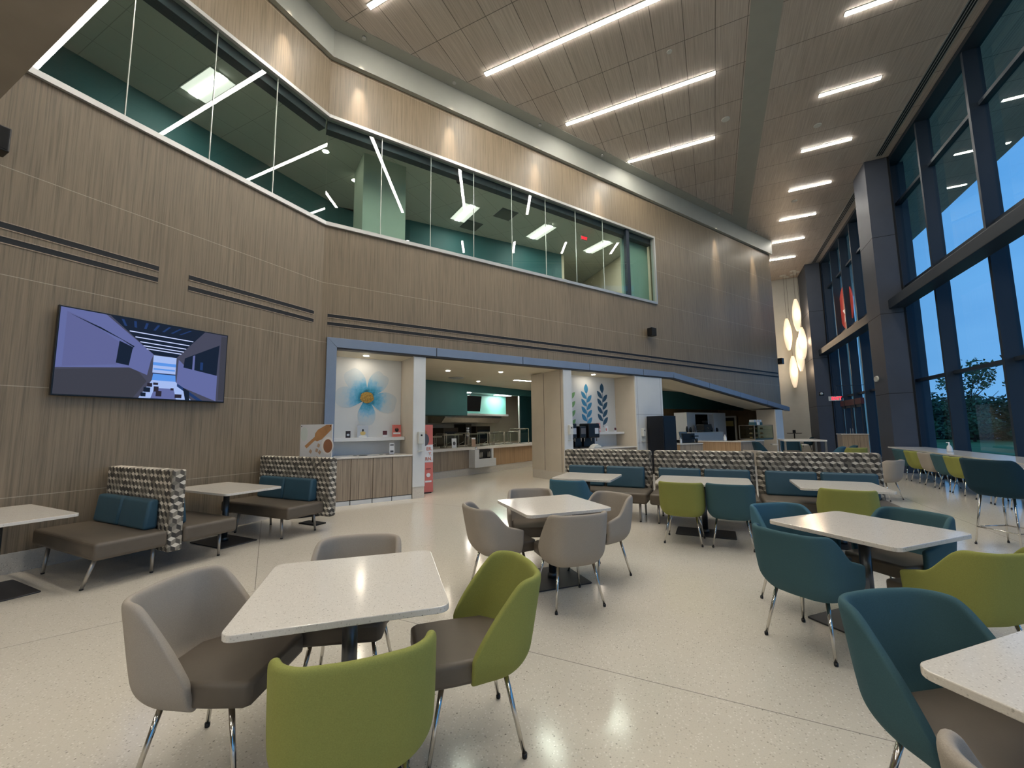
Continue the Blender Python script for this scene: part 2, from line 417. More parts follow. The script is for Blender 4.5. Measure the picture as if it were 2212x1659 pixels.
# food-hall wall
b = MB()
b.prism([(S0, 3.3), (12.73, 3.3), (12.73, 5.8), (S0, 5.8)], 0, .2, axis='y')
b.prism([(12.73, 3.3), (20.66, 2.32), (20.66, 8.21), (12.05, 8.21), (12.05, 5.8), (12.73, 5.8)], 0, .2, axis='y')
b.prism([(S0, 8.21), (20.66, 8.21), (20.66, ZC), (S0, ZC)], 0, .2, axis='y')
b.box(S0, 1.42, 0, .2, 0, 3.3)
b.build('wall_food_hall', M_WALL, frame=FS, kind='structure')
# far wall with the pendants, rear wall, right wall piers
b = MB(); b.box(-17, 6.2, 28.7, 28.95, 0, ZC); b.build('wall_far', M_WHITE, kind='structure')
b = MB(); b.box(-17, 6.2, -12.2, -12.0, 0, ZC); b.build('wall_rear', M_WALL, kind='structure')
b = MB(); b.box(-17.2, -17, -12.2, 29.2, 0, ZC); b.build('wall_outer', M_CREAM, kind='structure')
def pier(y0, y1, x0, name):
    b = MB(); b.box(x0, 5.62, y0, y1, 0, ZC); b.box(5.6, 6.15, y0+.55, max(y0+.9, y1-.3), 0, ZC)
    o = b.build(name, M_PIER, kind='structure')
    j = MB()
    for z in (2.45, 5.0, 7.55):
        j.box(x0-.002, 5.622, y0-.002, y0+.004, z-.008, z+.008); j.box(x0-.002, x0+.004, y0, y1, z-.008, z+.008)
    j.box(5.56, 5.61, y0-.012, y0, 0, ZC)
    j.build('panel_joint', M_BLACKM, parent=o)
    return o
pier(16.8, 18.0, 4.98, 'wall_pier'); pier(26.6, 28.7, 4.92, 'wall_pier')
# mezzanine underside near the camera with the wall above it
b = MB(); b.box(-7.05, 5.6, -12, 1.225, 5.0, 5.3); b.box(-7.05, 5.6, 1.0, 1.225, 5.3, ZC)
b.build('ceiling_mezzanine', M_DKBR, kind='structure')

# ring beam and white bands in the ceiling
def smitre(d, z=0):        # point on both wall offset lines
    x = XL+d
    # service line offset d into hall: points p with p.sn = OFF + d
    sn = (SY, -SX); off = -8.945+d
    return (x, (off - x*sn[0])/sn[1])
sn = (SY, -SX)
def SPt(s, d):     # world xy from wall coordinates (d>0 into the food hall)
    return (s*SX+(-8.945-d)*SY, s*SY-(-8.945-d)*SX)
b = MB()
a0, a1 = smitre(0), smitre(.11); e0, e1 = SPt(20.72, 0), SPt(20.72, -.11)
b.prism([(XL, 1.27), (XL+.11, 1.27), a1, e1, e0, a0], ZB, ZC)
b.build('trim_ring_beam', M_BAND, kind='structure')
b = MB(); a1, a2 = smitre(.11), smitre(.42)
v1y = 18.75; v2y = 20.5
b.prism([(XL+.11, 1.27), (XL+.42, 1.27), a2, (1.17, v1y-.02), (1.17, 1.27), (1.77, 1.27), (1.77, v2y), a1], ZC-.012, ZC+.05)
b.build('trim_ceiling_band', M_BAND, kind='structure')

# linear slot diffusers in the walls (dark, two parallel slots each)
def slot_pair(L, label, loc, rot, frame=FW):
    o = thing('slot_diffuser', label, 'air vent', loc, rot, frame, group='dark linear slot diffusers in the wood walls')
    for z in (0, .165):
        b = MB(); b.box(0, L, -.006, .0, z, z+.066); s = b.build('slot', M_SLOT, o)
        b = MB(); b.box(0, L, -.010, .0, z-.012, z); b.box(0, L, -.010, 0, z+.066, z+.078); b.build('slot_frame', M_CAB, s)
    return o
slot_pair(1.95, 'short pair of dark slots in the left wood wall, cut by the left frame edge', (XL, .96, 3.66), PI/2)
slot_pair(2.18, 'pair of dark slots in the left wood wall above the right end of the television', (XL, 3.29, 3.66), PI/2)
slot_pair(19.2, 'very long pair of dark slots running above the blue-grey metal canopy', (1.40, 0, 3.66), 0, FS)

# grooves in the ceiling beside the windows
for (y0, y1, t) in ((1.3, 16.6, 'triple-line slot diffuser in the ceiling along the near windows'), (18.2, 26.5, 'triple-line slot diffuser in the ceiling along the far entrance windows')):
    o = thing('ceiling_slot_diffuser', t, 'air vent', (5.31, (y0+y1)/2, ZC))
    l = (y1-y0)/2
    b = MB(); b.box(-.10, .10, -l, l, -.012, 0); b.build('slot_frame', M_TRIM, o)
    for x in (-.055, 0, .055):
        b = MB(); b.box(x-.017, x+.017, -l+.02, l-.02, -.016, -.011); b.build('slot', M_SLOT, o)

# ------------------------------------------------------------------ window wall on the right
GX = 5.9
def window_bay(name, y0, y1, mull, door=False):
    o = setting(name, None, (GX, 0, 0))
    for y in mull:
        b = MB(); b.box(-.25, .06, y-.045, y+.045, 0, ZC); b.build('mullion', M_DARKMET, o)
    ys = sorted([y0]+[m for m in mull if y0 < m < y1]+[y1])
    for z in (.12, 2.85, 8.72):
        b = MB(); b.box(-.1, .05, y0, y1, z-.045, z+.045); b.build('transom', M_DARKMET, o)
    b = MB(); b.box(-.10, .06, y0, y1, 5.68, 5.96); b.build('transom', M_DARKMET, o)
    b = MB(); b.box(-.7, -.27, y0-.35 if y0 < 0 else y0+.25, min(y1+.35, 26.6) if y0 > 0 else 16.8, 5.14, 5.43, bev=.01)
    b.box(-.3, -.1, y0, y1, 5.36, 5.75)
    b.build('wind_beam', M_DARKMET, o)
    b = MB(); b.box(-.3, .06, y0, y1, 0, .10); b.build('sill', M_DARKMET, o)
    b = MB(); b.box(-.3, .06, y0, y1, ZC-.12, ZC+.0); b.build('head', M_DARKMET, o)
    for a, c in zip(ys, ys[1:]):
        b = MB(); b.box(-.008, .008, a+.04, c-.04, .16, 2.81); b.box(-.008, .008, a+.04, c-.04, 2.89, 5.70); b.box(-.008, .008, a+.04, c-.04, 5.94, 8.68); b.box(-.008, .008, a+.04, c-.04, 8.76, 10.1)
        b.build('pane', M_WGLASS, o)
    return o
window_bay('window_1', -12.0, 17.35, [17.35-.05]+[15-2.5*k for k in range(0, 11)])
win2 = window_bay('window_2', 17.75, 26.9, [18.2, 19.9, 21.6, 23.2, 24.8, 26.5])
# ------------------------------------------------------------------ glazed band of the upper floor
def glazing(name, s0, s1, joints, frame, rot, endcap):
    o = setting(name, None, (0, 0, 0), rot, frame)
    b = MB(); b.box(s0, s1, -.05, .1, 5.76, 5.84); b.box(s0, s1, -.05, .1, 8.17, 8.24)
    if endcap: b.box(s1-.05, s1+.01, -.05, .1, 5.8, 8.2)
    b.build('window_frame', M_TRIM, o)
    b = MB(); b.box(s0, s1, .10, .3, 7.98, 8.2); b.build('shade_pocket', M_DARKMET, o)
    ys = [s0]+joints+[s1]
    for a, c in zip(ys, ys[1:]):
        b = MB(); b.box(a+.004, c-.004, .02, .032, 5.84, 8.17); b.build('pane', M_GLASS, o)
    for j in joints:
        b = MB(); b.box(j-.006, j+.006, .014, .036, 5.84, 8.17); b.build('glass_joint', mat('glass_joint', '#cfd6cf', .25, .2), o)
    return o
glazing('window_3', .9, 5.66, [1.33, 2.40, 3.46, 4.52], Matrix.Translation((XL, 0, 0)), PI/2, False)
g4 = glazing('window_4', S0, 12.05, [2.43, 3.62, 4.80, 5.98, 7.16, 8.33, 9.5], FS, 0, True)
b = MB(); b.box(10.60, 10.74, .0, .12, 5.84, 8.17); b.build('window_post', M_DARKMET, g4)

# upper-floor rooms behind it
b = MB(); b.box(-14, XL-.2, -2, 4, 4.7, 4.9)
b.build('floor_upper', mat('carpet', '#b4b0a6', .95, noise=.1, nscale=30), kind='structure')
def grid_ceiling():
    m = mat('acoustic_tile', '#a8aaa2', .85); h = NT(m)
    t = h.n('ShaderNodeTexCoord'); s = h.n('ShaderNodeSeparateXYZ'); h.l(t.outputs['Object'], s.inputs[0])
    ks = []
    for i, p in ((0, .61), (1, 1.22)):
        f = h.math('FRACT', h.math('DIVIDE', h.math('ADD', s.outputs[i], 40.0), p)); ks.append(h.math('LESS_THAN', f, .02 if p < 1 else .01))
    k = h.math('MAXIMUM', *ks); h.l(h.mixc(h.math('MULTIPLY', k, .5), lin('#b4b6ae'), lin('#6f716a')), h.b.inputs['Base Color'])
    return m
M_TILE = grid_ceiling()
p44 = SPt(4.4, 3.75); p106 = SPt(10.6, 3.2); p109 = SPt(10.75, 5.6); p13 = SPt(13.6, 5.6); p12 = SPt(12.15, .2); ps = SPt(S0, .2)
poly = [(XL-.2, -2), (XL-.2, 5.6), (SPt(1.5, .2)), p12, p13, p109, p106, p44, (-10.1, 8.6), (-10.1, -2)]
b = MB(); b.prism(poly, 8.42, 8.55); b.build('ceiling_upper', M_TILE, kind='structure')
b = MB(); b.prism(poly, 4.9, 5.0); b.build('floor_upper', MATS['carpet'], kind='structure')
def wallstrip(name, pts, z0, z1, m, th=.12):
    b = MB()
    for (x0, y0), (x1, y1) in zip(pts, pts[1:]):
        dx, dy = x1-x0, y1-y0; l = math.hypot(dx, dy); nx, ny = -dy/l*th, dx/l*th
        b.prism([(x0, y0), (x1, y1), (x1+nx, y1+ny), (x0+nx, y0+ny)], z0, z1)
    return b.build(name, m, kind='structure')
wallstrip('wall_upper_teal', [(-10.1, -2.1), (-10.1, 8.6), (-9.7, 9.5), p44, p106], 5.0, 8.42, M_TEAL)
wallstrip('wall_upper_cream', [p106, p109, p13, p12], 5.0, 8.42, M_CREAM)
b = MB(); b.box(10.76, 12.1, .34, .42, 5.0, 8.42); b.build('wall_upper_green', mat('pale_green_panel', '#9fb9ab', .5), frame=FS, kind='structure')
b = MB(); b.box(2.28, 3.36, 1.1, 2.1, 5.0, 8.42); b.build('wall_upper_pillar', mat('pale_green_pillar', '#b7c6b8', .5), frame=FS, kind='structure')

# ------------------------------------------------------------------ lamps: hall
TM = {}
def tube_lamp(L, label, loc, group='linear ceiling lamps in the hall'):
    o = thing('linear_ceiling_lamp', label, 'ceiling lamp', loc, 0, group=group)
    b = MB(); b.box(-L/2-.015, L/2+.015, -.062, .062, -.012, 0); b.build('lamp_frame', M_TRIM, o)
    b = MB(); b.box(-L/2, L/2, -.048, .048, -.022, -.011); b.build('diffuser', M_TUBE, o)
    return o
for (y, x0, x1, t) in ((5.6, -5.91, .5, 'linear ceiling lamp whose left tip shows at the top picture edge'),
                       (8.1, -4.58, .5, 'longest bright linear ceiling lamp, nearest of the three left of the white band'),
                       (10.62, -3.34, .505, 'middle linear ceiling lamp of the three left of the white band'),
                       (13.17, -2.06, .495, 'short linear ceiling lamp, farthest of the three left of the white band')):
    tube_lamp(x1-x0, t, ((x0+x1)/2, y, ZC))
names = ['cut by the top edge', 'second from the top', 'third from the top', 'fourth from the top', 'fifth from the top', 'sixth from the top', 'lowest in the picture']
for i, y in enumerate((10.25, 12.68, 15.16, 17.65, 20.15, 22.6, 25.0)):
    tube_lamp(1.27, 'short ceiling lamp in the row right of the white band, '+names[i], (3.63, y, ZC))
for y in (7.8, 5.3, 2.9):
    tube_lamp(1.27, 'short linear ceiling lamp right of the white band, above the picture', (3.63, y, ZC))
tube_lamp(6.0, 'linear ceiling lamp above the picture, left of the white band', (-2.8, 3.1, ZC))
# added lamps, unseen under the mezzanine behind the camera, to brighten the hall floor
for x in (-5, -1.5, 2.2):
    for y in (-1.2, -4.2, -7.5):
        o = thing('linear_ceiling_lamp', 'added unseen linear lamp in the mezzanine ceiling behind the camera, brightening the floor', 'ceiling lamp', (x, y, 5.0), 0, group='added unseen lamps under the mezzanine')
        b = MB(); b.box(-.65, .65, -.062, .062, -.012, 0); b.build('lamp_frame', M_TRIM, o)
        b = MB(); b.box(-.62, .62, -.048, .048, -.022, -.011); b.build('diffuser', M_TUBE, o)
# wall-wash spots in the white band
def spot(loc, target, label, power=700, ang=22, blend=1.0):
    o = thing('spot_lamp', label, 'ceiling lamp', loc, 0, group='small recessed spots in the white ceiling band')
    b = MB(); b.lathe([(.045, 0), (.045, .035)], 16); b.build('lamp_rim', M_TRIM, o)
    ld = bpy.data.lights.new('spot', 'SPOT'); ld.energy = power; ld.color = (1, .83, .62); ld.spot_size = math.radians(ang); ld.spot_blend = blend; ld.shadow_soft_size = .02
    lo = bpy.data.objects.new('spot_light', ld); C.objects.link(lo); lo.parent = o; lo.location = (0, 0, -.01)
    d = Vector(target)-Vector(loc); d = o.matrix_basis.to_3x3().inverted() @ d
    lo.rotation_euler = d.to_track_quat('-Z', 'Y').to_euler()
    return o
for i, s in enumerate((1.9, 4.1, 6.8, 9.3, 16.0, 19.0)):
    p = SPt(s, -.27); t = SPt(s, .0)
    spot((p[0], p[1], ZC-.05), (t[0], t[1], 7.6), 'recessed spot washing the wood wall, number %s along from the wall bend' % ('one two three four five six'.split()[i]))
for i, y in enumerate((4.6, 2.6)):
    spot((XL+.27, y, ZC-.05), (XL, y, 7.6), 'recessed spot washing the left wood wall above the glazing, %s one' % (('farther', 'nearer')[i]))
# round discs on the ceiling
for (x, y, r, t) in ((-.45, 9.5, .06, 'small white round sensor on the wood ceiling above the middle lamp'), (.78, 12.5, .11, 'white round ceiling speaker disc beside the white band'), (3.3, 18.6, .10, 'white round ceiling disc beside the right row of lamps, lower one'), (3.2, 14.0, .10, 'white round ceiling disc beside the right row of lamps, upper one')):
    b = MB(); b.lathe([(r*.9, -.02), (r, -.008), (r, 0)], 24); o = b.build('ceiling_disc', M_WHITE); o.location = (x, y, ZC); tag(o, t, 'ceiling disc')

# ------------------------------------------------------------------ pendants at the far wall
pend = None
PL = ['topmost of the cluster', 'left one of the cluster', 'right one overlapping another', 'right one half hidden behind another', 'lowest of the cluster']
for i, (x, y, zt, zb) in enumerate(((4.50, 27.4, 8.54, 6.71), (4.10, 28.0, 7.61, 5.76), (4.72, 27.72, 6.96, 5.17), (4.60, 28.0, 6.45, 4.51), (4.29, 28.35, 5.45, 3.62))):
    o = thing('pendant_lamp', 'tall glowing spindle pendant by the far white wall, '+PL[i], 'pendant lamp', (x, y, ZC), 0, group='spindle pendants by the far wall')
    h_ = zt-zb; prof = []
    for k in range(13):
        t = k/12; prof.append((.06+.15*math.sin(PI*t)**.8, zb-ZC+h_*t))
    b = MB(); b.lathe(prof, 20); b.build('lamp_shade', M_PEND, o)
    b = MB(); b.tube((0, 0, zt-ZC), (0, 0, -.02), .006, n=6); b.build('cord', M_BLACK, o)
    b = MB(); b.lathe([(.16, -.03), (.17, 0)], 20); b.build('canopy', M_WHITE, o)
    ld = bpy.data.lights.new('pendant_bulb', 'POINT'); ld.energy = 26; ld.color = (1, .74, .5); ld.shadow_soft_size = .25
    lo = bpy.data.objects.new('bulb', ld); C.objects.link(lo); lo.parent = o; lo.location = (0, -.32, (zt+zb)/2-ZC)

# ------------------------------------------------------------------ blue-grey portal frame
o = setting('trim_portal', 'blue-grey metal frame around the food hall openings', (0, 0, 0), 0, FS)
def seg(poly, nm='frame_panel'):
    b = MB(); b.prism(poly, -.06, .12, axis='y', bev=.003, seg=1); return b.build(nm, M_BLUEF, o)
seg([(1.40, 0), (1.59, 0), (1.59, 3.2), (1.40, 3.40)])
xs = [1.40, 3.77, 6.23, 8.66, 11.1]
for i, (a, c) in enumerate(zip(xs, xs[1:])):
    if i == 0: seg([(1.40, 3.40), (1.592, 3.205), (c-.01, 3.205), (c-.01, 3.40)])
    else: seg([(a+.01, 3.205), (c-.01, 3.205), (c-.01, 3.40), (a+.01, 3.40)])
seg([(11.12, 3.205), (12.70, 3.205), (12.74, 3.40), (11.12, 3.40)])
def zl(s): return 3.205-(s-12.7)*(3.205-2.13)/(21.33-12.7)
def zu(s): return 3.40-(s-12.74)*(3.40-2.32)/(21.33-12.74)
ss = [12.72, 14.9, 17.1, 19.3, 21.33]
for a, c in zip(ss, ss[1:]):
    seg([(a+.01, zl(a+.01)), (c-.01, zl(c-.01)), (c-.01, zu(c-.01)), (a+.01, zu(a+.01))])
b = MB(); b.box(1.60, 12.7, -.045, .12, 3.17, 3.206); b.prism([(12.7, 3.17), (20.7, zl(20.7)-.035), (20.7, zl(20.7)), (12.7, 3.206)], -.045, .12, axis='y')
b.build('frame_reveal', mat('dark_reveal', '#3c3733', .5), o)

# ------------------------------------------------------------------ food-hall shell
b = MB(); b.box(1.42, 12.7, .13, 1.0, 3.17, 3.3); b.box(3.5, 12.7, 1.0, 9, 3.2, 3.32); b.prism([(12.7, .9), (20.6, .9), (24.6, 2.3), (24.6, 9), (12.7, 9)], 3.2, 3.32)
b.prism([(12.7, 3.17), (20.6, zl(20.7)-.02), (20.6, 3.2), (12.7, 3.29)], .13, 1.25, axis='y')
b.build('ceiling_food_hall', M_CREAM, frame=FS, kind='structure')
# columns: white front, taupe side panels, terrazzo base
def column(name, s0, s1, d1, z1, label=None, seams=()):
    o = setting(name, label, (0, 0, 0), 0, FS)
    b = MB(); b.box(s0, s1, -.02, .02, .25, z1); b.build('front_panel', M_WPANEL, o)
    b = MB(); b.box(s0+.004, s1-.004, .02, d1, .25, z1); b.build('side_panel', M_TAUPEP, o)
    b = MB(); b.box(s0+.006, s1-.006, -.01, d1-.005, 0, .25); b.build('column_base', M_TBASE, o)
    b = MB()
    for q in seams: b.box(*q)
    b.box(s0+.002, s1-.002, -.022, -.015, z1-.012, z1)
    b.build('panel_joint', MATS['dark_reveal'], o)
    return o
column('wall_column', 3.24, 3.52, 1.0, 3.17)
column('wall_column', 7.65, 7.96, 1.55, 3.17, seams=[(7.648, 7.655, .9, .906, .25, 3.15), (7.648, 7.655, .12, .126, .25, 3.15)])
column('wall_column', 10.70, 12.08, 1.2, 3.17, seams=[(10.70, 12.08, -.0215, -.019, 1.90, 1.906), (10.70, 12.08, -.0215, -.019, .98, .986), (10.79, 10.796, -.0215, -.019, .25, 3.15), (11.97, 11.976, -.0215, -.019, .25, 3.15)])
column('wall_column', 20.0, 20.66, .8, 2.2)
# niche walls
b = MB(); b.box(1.42, 3.24, .86, 1.0, 0, 3.2); b.box(1.42, 1.60, .1, .9, 0, 3.2); b.build('wall_niche', M_WPANEL, frame=FS, kind='structure')
b = MB(); b.box(7.96, 10.72, .87, 1.0, 0, 3.2); b.build('wall_niche', M_WPANEL, frame=FS, kind='structure')
# kitchen: teal bulkhead, back walls
b = MB(); b.box(-3.0, 2.92, 1.45, 1.62, 2.0, 3.2); b.box(2.92, 8.5, 1.45, 1.62, 2.92, 3.2); b.box(2.80, 2.92, 1.62, 2.6, 2.0, 3.2); b.box(-3, 2.92, 1.62, 2.6, 2.0, 2.06)
b.build('wall_bulkhead', M_TEAL, frame=FK, kind='structure')
b = MB(); b.box(2.92, 6.3, 2.35, 2.45, 2.12, 2.92); b.build('wall_recess', M_TEALL, frame=FK, kind='structure')
b = MB(); b.box(2.92, 6.3, 2.2, 2.5, 2.04, 2.12); b.box(2.92, 6.3, 1.6, 2.5, 2.93, 2.99); b.box(6.2, 6.24, 1.50, 1.56, .9, 2.93); b.build('trim_recess', M_TRIM, frame=FK, kind='structure')
b = MB(); b.box(-3.0, 9, 3.5, 3.62, 0, 3.2); b.build('wall_kitchen', M_CREAM, frame=FK, kind='structure')
b = MB(); b.box(6.26, 9.5, 1.5, 1.62, 0, 3.2); b.build('wall_kitchen_teal', mat('dark_teal_tile', '#1d4247', .4, noise=.12, nscale=4), frame=FK, kind='structure')
wallstrip('wall_cafe', [SPt(11.5, 5.2), SPt(24.45, 5.2), SPt(24.45, 2.35), SPt(20.65, .45)], 0, 3.2, M_BRTILE)
b = MB(); b.prism([(20.64, .2), (24.6, 2.1), (24.6, 9), (24.7, 9), (24.7, 2.05), (20.66, .1)], 0, ZC); b.build('wall_cafe_side', M_WHITE, frame=FS, kind='structure')
wallstrip('wall_cafe_teal', [SPt(12.2, 3.6), SPt(24.3, 3.6)], 2.35, 3.2, M_TEAL)
# food hall lamps
def troffer(label, loc, rot, frame, lx, ly, m=M_TROFF, group='troffer lamps'):
    o = thing('troffer_lamp', label, 'ceiling lamp', loc, rot, frame, group=group)
    b = MB(); b.box(-lx/2-.02, lx/2+.02, -ly/2-.02, ly/2+.02, -.015, 0); b.build('lamp_frame', M_WHITE, o)
    b = MB(); b.box(-lx/2, lx/2, -ly/2, -ly*.17, -.02, -.014); b.box(-lx/2, lx/2, ly*.17, ly/2, -.02, -.014); b.build('lamp_wing', mat('troffer_wing', '#e8e8de', .5, emit=(1, .95, .86), es=1.0), o)
    b = MB(); b.box(-lx/2, lx/2, -ly*.17, ly*.17, -.026, -.014); b.build('diffuser', m, o)
    return o
troffer('troffer lamp in the upper left room, brightest, behind the sloping glass', (-8.73, 4.16, 8.42), 0, FW, 1.03, .46, group='troffer lamps in the upper rooms')
for (s, d, t) in ((5.73, 2.37, 'left'), (8.6, 2.1, 'middle'), (11.2, 1.9, 'right')):
    troffer('troffer lamp in the long upper room, %s one of three behind the glass' % t, (s, d, 8.42), PI/2, FS, 1.1, .5, group='troffer lamps in the upper rooms')
for (s, d, t_) in ((8.45, 3.0, 'slim lamp in the food hall ceiling left of the second column'), (9.5, 3.0, 'slim lamp in the food hall ceiling, just left of the second column'), (13.6, 3.0, 'slim lamp in the cafe ceiling beside the wide column'), (14.7, 3.1, 'slim lamp in the cafe ceiling, second from the wide column'), (17.5, 4.2, 'slim lamp in the cafe ceiling above the white hutch')):
    o = troffer(t_, (s, d, 3.2), 0, FS, .9, .22, group='slim lamps in the food hall ceiling')
for (s, d, t_) in ((6.5, 1.5, 'round downlight in the kitchen entrance ceiling, nearest the portal frame'), (7.1, 4.0, 'round downlight in the kitchen ceiling nearest the teal bulkhead'), (5.0, 2.0, 'round downlight in the kitchen ceiling beside the first column'), (12.9, 1.6, 'round downlight in the cafe ceiling beside the wide column'), (2.3, .45, 'round downlight above the flower mural'), (9.3, .45, 'round downlight above the leaf mural')):
    o = thing('downlight', t_, 'ceiling lamp', (s, d, 3.17 if d < 1 else 3.2), 0, FS, group='small round downlights in the food hall ceiling')
    b = MB(); b.lathe([(.08, -.006), (.085, 0)], 20); b.build('lamp_rim', M_TRIM, o)
    b = MB(); b.lathe([(.055, -.012), (.06, -.005)], 20); b.build('lens', M_DOWN, o)
for (a, w_) in ((3.15, .75), (5.6, .9)):
    o = thing('troffer_lamp', 'bright lamp above the serving line, %s one' % ('left' if a < 4 else 'right'), 'ceiling lamp', (a, 1.95, 2.93), 0, FK, group='lamps above the serving line')
    b = MB(); b.box(-w_/2, w_/2, -.12, .12, -.012, 0); b.build('diffuser', M_TROFF, o)
o = thing('air_diffuser', 'round air diffuser in the food hall ceiling left of the downlights', 'air vent', (5.93, 3.4, 3.195), 0, FS)
b = MB(); b.lathe([(.10, -.05), (.2, -.03), (.26, 0)], 28); b.build('cone', M_TRIM, o)
b = MB(); b.lathe([(.07, -.06), (.1, -.052)], 20); b.build('hub', M_WHITE, o)

# ================================================================== OUTSIDE
b = MB(); b.box(6.3, 120, -60, 140, -.25, -.08); tag(b.build('lawn', M_GRASS, kind='stuff'), 'dark green lawn outside the windows', 'grass')
b = MB(); b.box(6.3, 9.5, -30, 60, -.1, -.03); b.box(24, 29, -60, 140, -.1, -.05); b.build('pavement', M_PAVE, kind='structure')
for y in (31.0, 35.5):
    b = MB(); b.box(8.2, 8.8, y, y+.7, -.05, ZC); b.build('wall_canopy_column', M_CREAM, kind='structure')
def tree(name, label, loc, hgt, wid, m, n=5200, trunk=.18, sparse=False, seed=1):
    rnd = random.Random(seed)
    o = thing(name, label, 'tree', loc, rnd.random()*6)
    b = MB(); b.tube((0, 0, 0), (.1, 0, hgt*.55), trunk, trunk*.5, 8)
    for k in range(7):
        a = rnd.random()*2*PI; r = wid*.4; z0 = hgt*(.25+.3*rnd.random())
        b.tube((.05, 0, z0), (r*math.cos(a), r*math.sin(a), min(hgt*.9, z0+hgt*.3)), trunk*.4, trunk*.12, 6)
    b.build('trunk', M_TRUNK, o)
    bm = bmesh.new()
    blobs = [(rnd.gauss(0, wid*.22), rnd.gauss(0, wid*.22), hgt*(.12+.72*rnd.random()), wid*(.16+.14*rnd.random())) for _ in range(16)]
    for i in range(n):
        bx, by, bz, br = blobs[i % 16]
        v = Vector((rnd.gauss(0, 1), rnd.gauss(0, 1), rnd.gauss(0, 1))).normalized()*br*(rnd.random()**.4)
        c = Vector((bx, by, bz))+Vector((v.x, v.y, v.z*.8)); s = (.10 if sparse else .24)*(.6+rnd.random()*.8)
        if c.z < .12: continue
        q = Matrix.Rotation(rnd.random()*6.3, 3, Vector((rnd.random()-.5, rnd.random()-.5, rnd.random()-.5)).normalized())
        vs = [bm.verts.new(c+q@Vector(p)) for p in ((-s, 0, 0), (0, -s*.5, 0), (s, 0, 0), (0, s*.5, s*.2))]
        bm.faces.new(vs)
    me = bpy.data.meshes.new('foliage'); bm.to_mesh(me); bm.free(); me.materials.append(m)
    f = bpy.data.objects.new('foliage', me); C.objects.link(f); f.parent = o; f['kind'] = 'stuff'
    return o
t1 = tree('broadleaf_tree', 'dark bushy tree outside, left of the others in the first window bay', (21, 55, -.08), 5.0, 8.5, M_LEAF, n=9000, seed=3)
for i, (x, y, sc, lab) in enumerate(((25.5, 50, .95, 'dark bushy tree outside, right part of the first window bay'), (30, 45, 1.0, 'dark bushy tree seen between the second and third mullion'),
                                     (16, 60, 1.0, 'dark bushy tree outside, close to the dark metal pier'), (36, 42, 1.05, 'dark bushy tree at the right picture edge'), (20, 70, 1.2, 'dark bushy tree farthest back'),
                                     (31, 55, 1.1, 'dark bushy tree in the second row behind the windows'))):
    d = dup(t1, lab, (x, y, -.08), i*1.3); d.scale = (sc, sc, sc*.74)
t1.scale = (1, 1, .72)
t2 = tree('slender_tree', 'pale slender tree with thin crown, center of the second window pane', (13.3, 22.5, -.08), 4.6, 3.0, M_LEAF2, n=2600, trunk=.07, sparse=True, seed=9)
d = dup(t2, 'thin young tree with sparse crown beside the first mullion', (15.8, 31.5, -.08), 2); d.scale = (1.0, 1.0, 1.0)
d = dup(t2, 'thin young tree with sparse crown against the sky at the dark pier', (19.0, 47.0, -.08), 4); d.scale = (1.5, 1.5, 1.5)
o = thing('street_lamp', 'street lamp post with double arm outside the second window', 'street lamp', (15.2, 33, -.08))
b = MB(); b.tube((0, 0, 0), (0, 0, 5.0), .06, .05, 8); b.build('pole', M_DARKMET, o)
b = MB(); b.tube((0, 0, 4.6), (.25, -.3, 5.4), .03, .03, 6); b.tube((0, 0, 4.6), (-.25, .3, 5.4), .03, .03, 6); b.box(-.4, .4, -.25, -.15, 5.38, 5.44); b.build('arm', M_DARKMET, o)

# ================================================================== FURNITURE
def chair_shell(kind, m, parent):
    """wrap-around upholstered shell; front of the chair is +y"""
    W_, YB, YF, R = .268, -.265, (.12 if kind == 'arm' else .03), .145
    pts = []     # plan path from left front round the back to right front
    n1, n2, n3 = 6, 8, 6
    for i in range(n1): pts.append((-W_, YF+(YB+R-YF)*i/n1))
    for i in range(n2+1):
        a = PI+PI/2*i/n2; pts.append((-W_+R+R*math.cos(a), YB+R+R*math.sin(a)))
    half = pts[:]
    nb = 4
    for i in range(1, nb): half.append((-(W_-R)+2*(W_-R)*i/nb, YB-.012*math.sin(PI*i/nb)))
    full = half+[(-x, y) for x, y in reversed(pts)]
    def top(x, y):
        if kind == 'arm':
            if y > -.02: return .615-.04*max(0, y)/.13
            t = min(1, (-.02-y)/.15); t = t*t*(3-2*t); return .615+.185*t
        t = min(1, max(0, (YF-y)/(YF-YB-.11))); return .47+.335*(t**.95)
    zb = .355; nv = 9
    bm = bmesh.new(); grid = []
    for (x, y) in full:
        col = []; zt = top(x, y)
        for j in range(nv+1):
            v = j/nv; z = zb+(zt-zb)*v
            k = (z-zb)/(.8-zb)
            sc = .74+.26*min(1, (v*(zt-zb)/.10))**.5 if z-zb < .10 else 1.0
            lean = -.075*max(0, (z-.42)/.38)*max(0, min(1, (-y+.0)/.2))
            spl = 1.0-.05*(1-k)+(.0 if kind == 'arm' else -.06*max(0, k-.45))
            if kind == 'arm' and y < -.05: spl -= .09*max(0, (z-.62)/.18)
            col.append(bm.verts.new((x*sc*spl, (y*sc if y < 0 else y*(.9+.1*v))+lean, z)))
        grid.append(col)
    for a, c in zip(grid, grid[1:]):
        for j in range(nv):
            f = bm.faces.new((a[j], c[j], c[j+1], a[j+1])); f.smooth = True
    bmesh.ops.recalc_face_normals(bm, faces=bm.faces[:])
    me = bpy.data.meshes.new('shell'); bm.to_mesh(me); bm.free(); me.materials.append(m)
    o = bpy.data.objects.new('shell', me); C.objects.link(o); o.parent = parent
    s = o.modifiers.new('s', 'SOLIDIFY'); s.thickness = .040; s.offset = 0; s.use_even_offset = True
    ss = o.modifiers.new('b', 'SUBSURF'); ss.levels = 1; ss.render_levels = 2
    return o
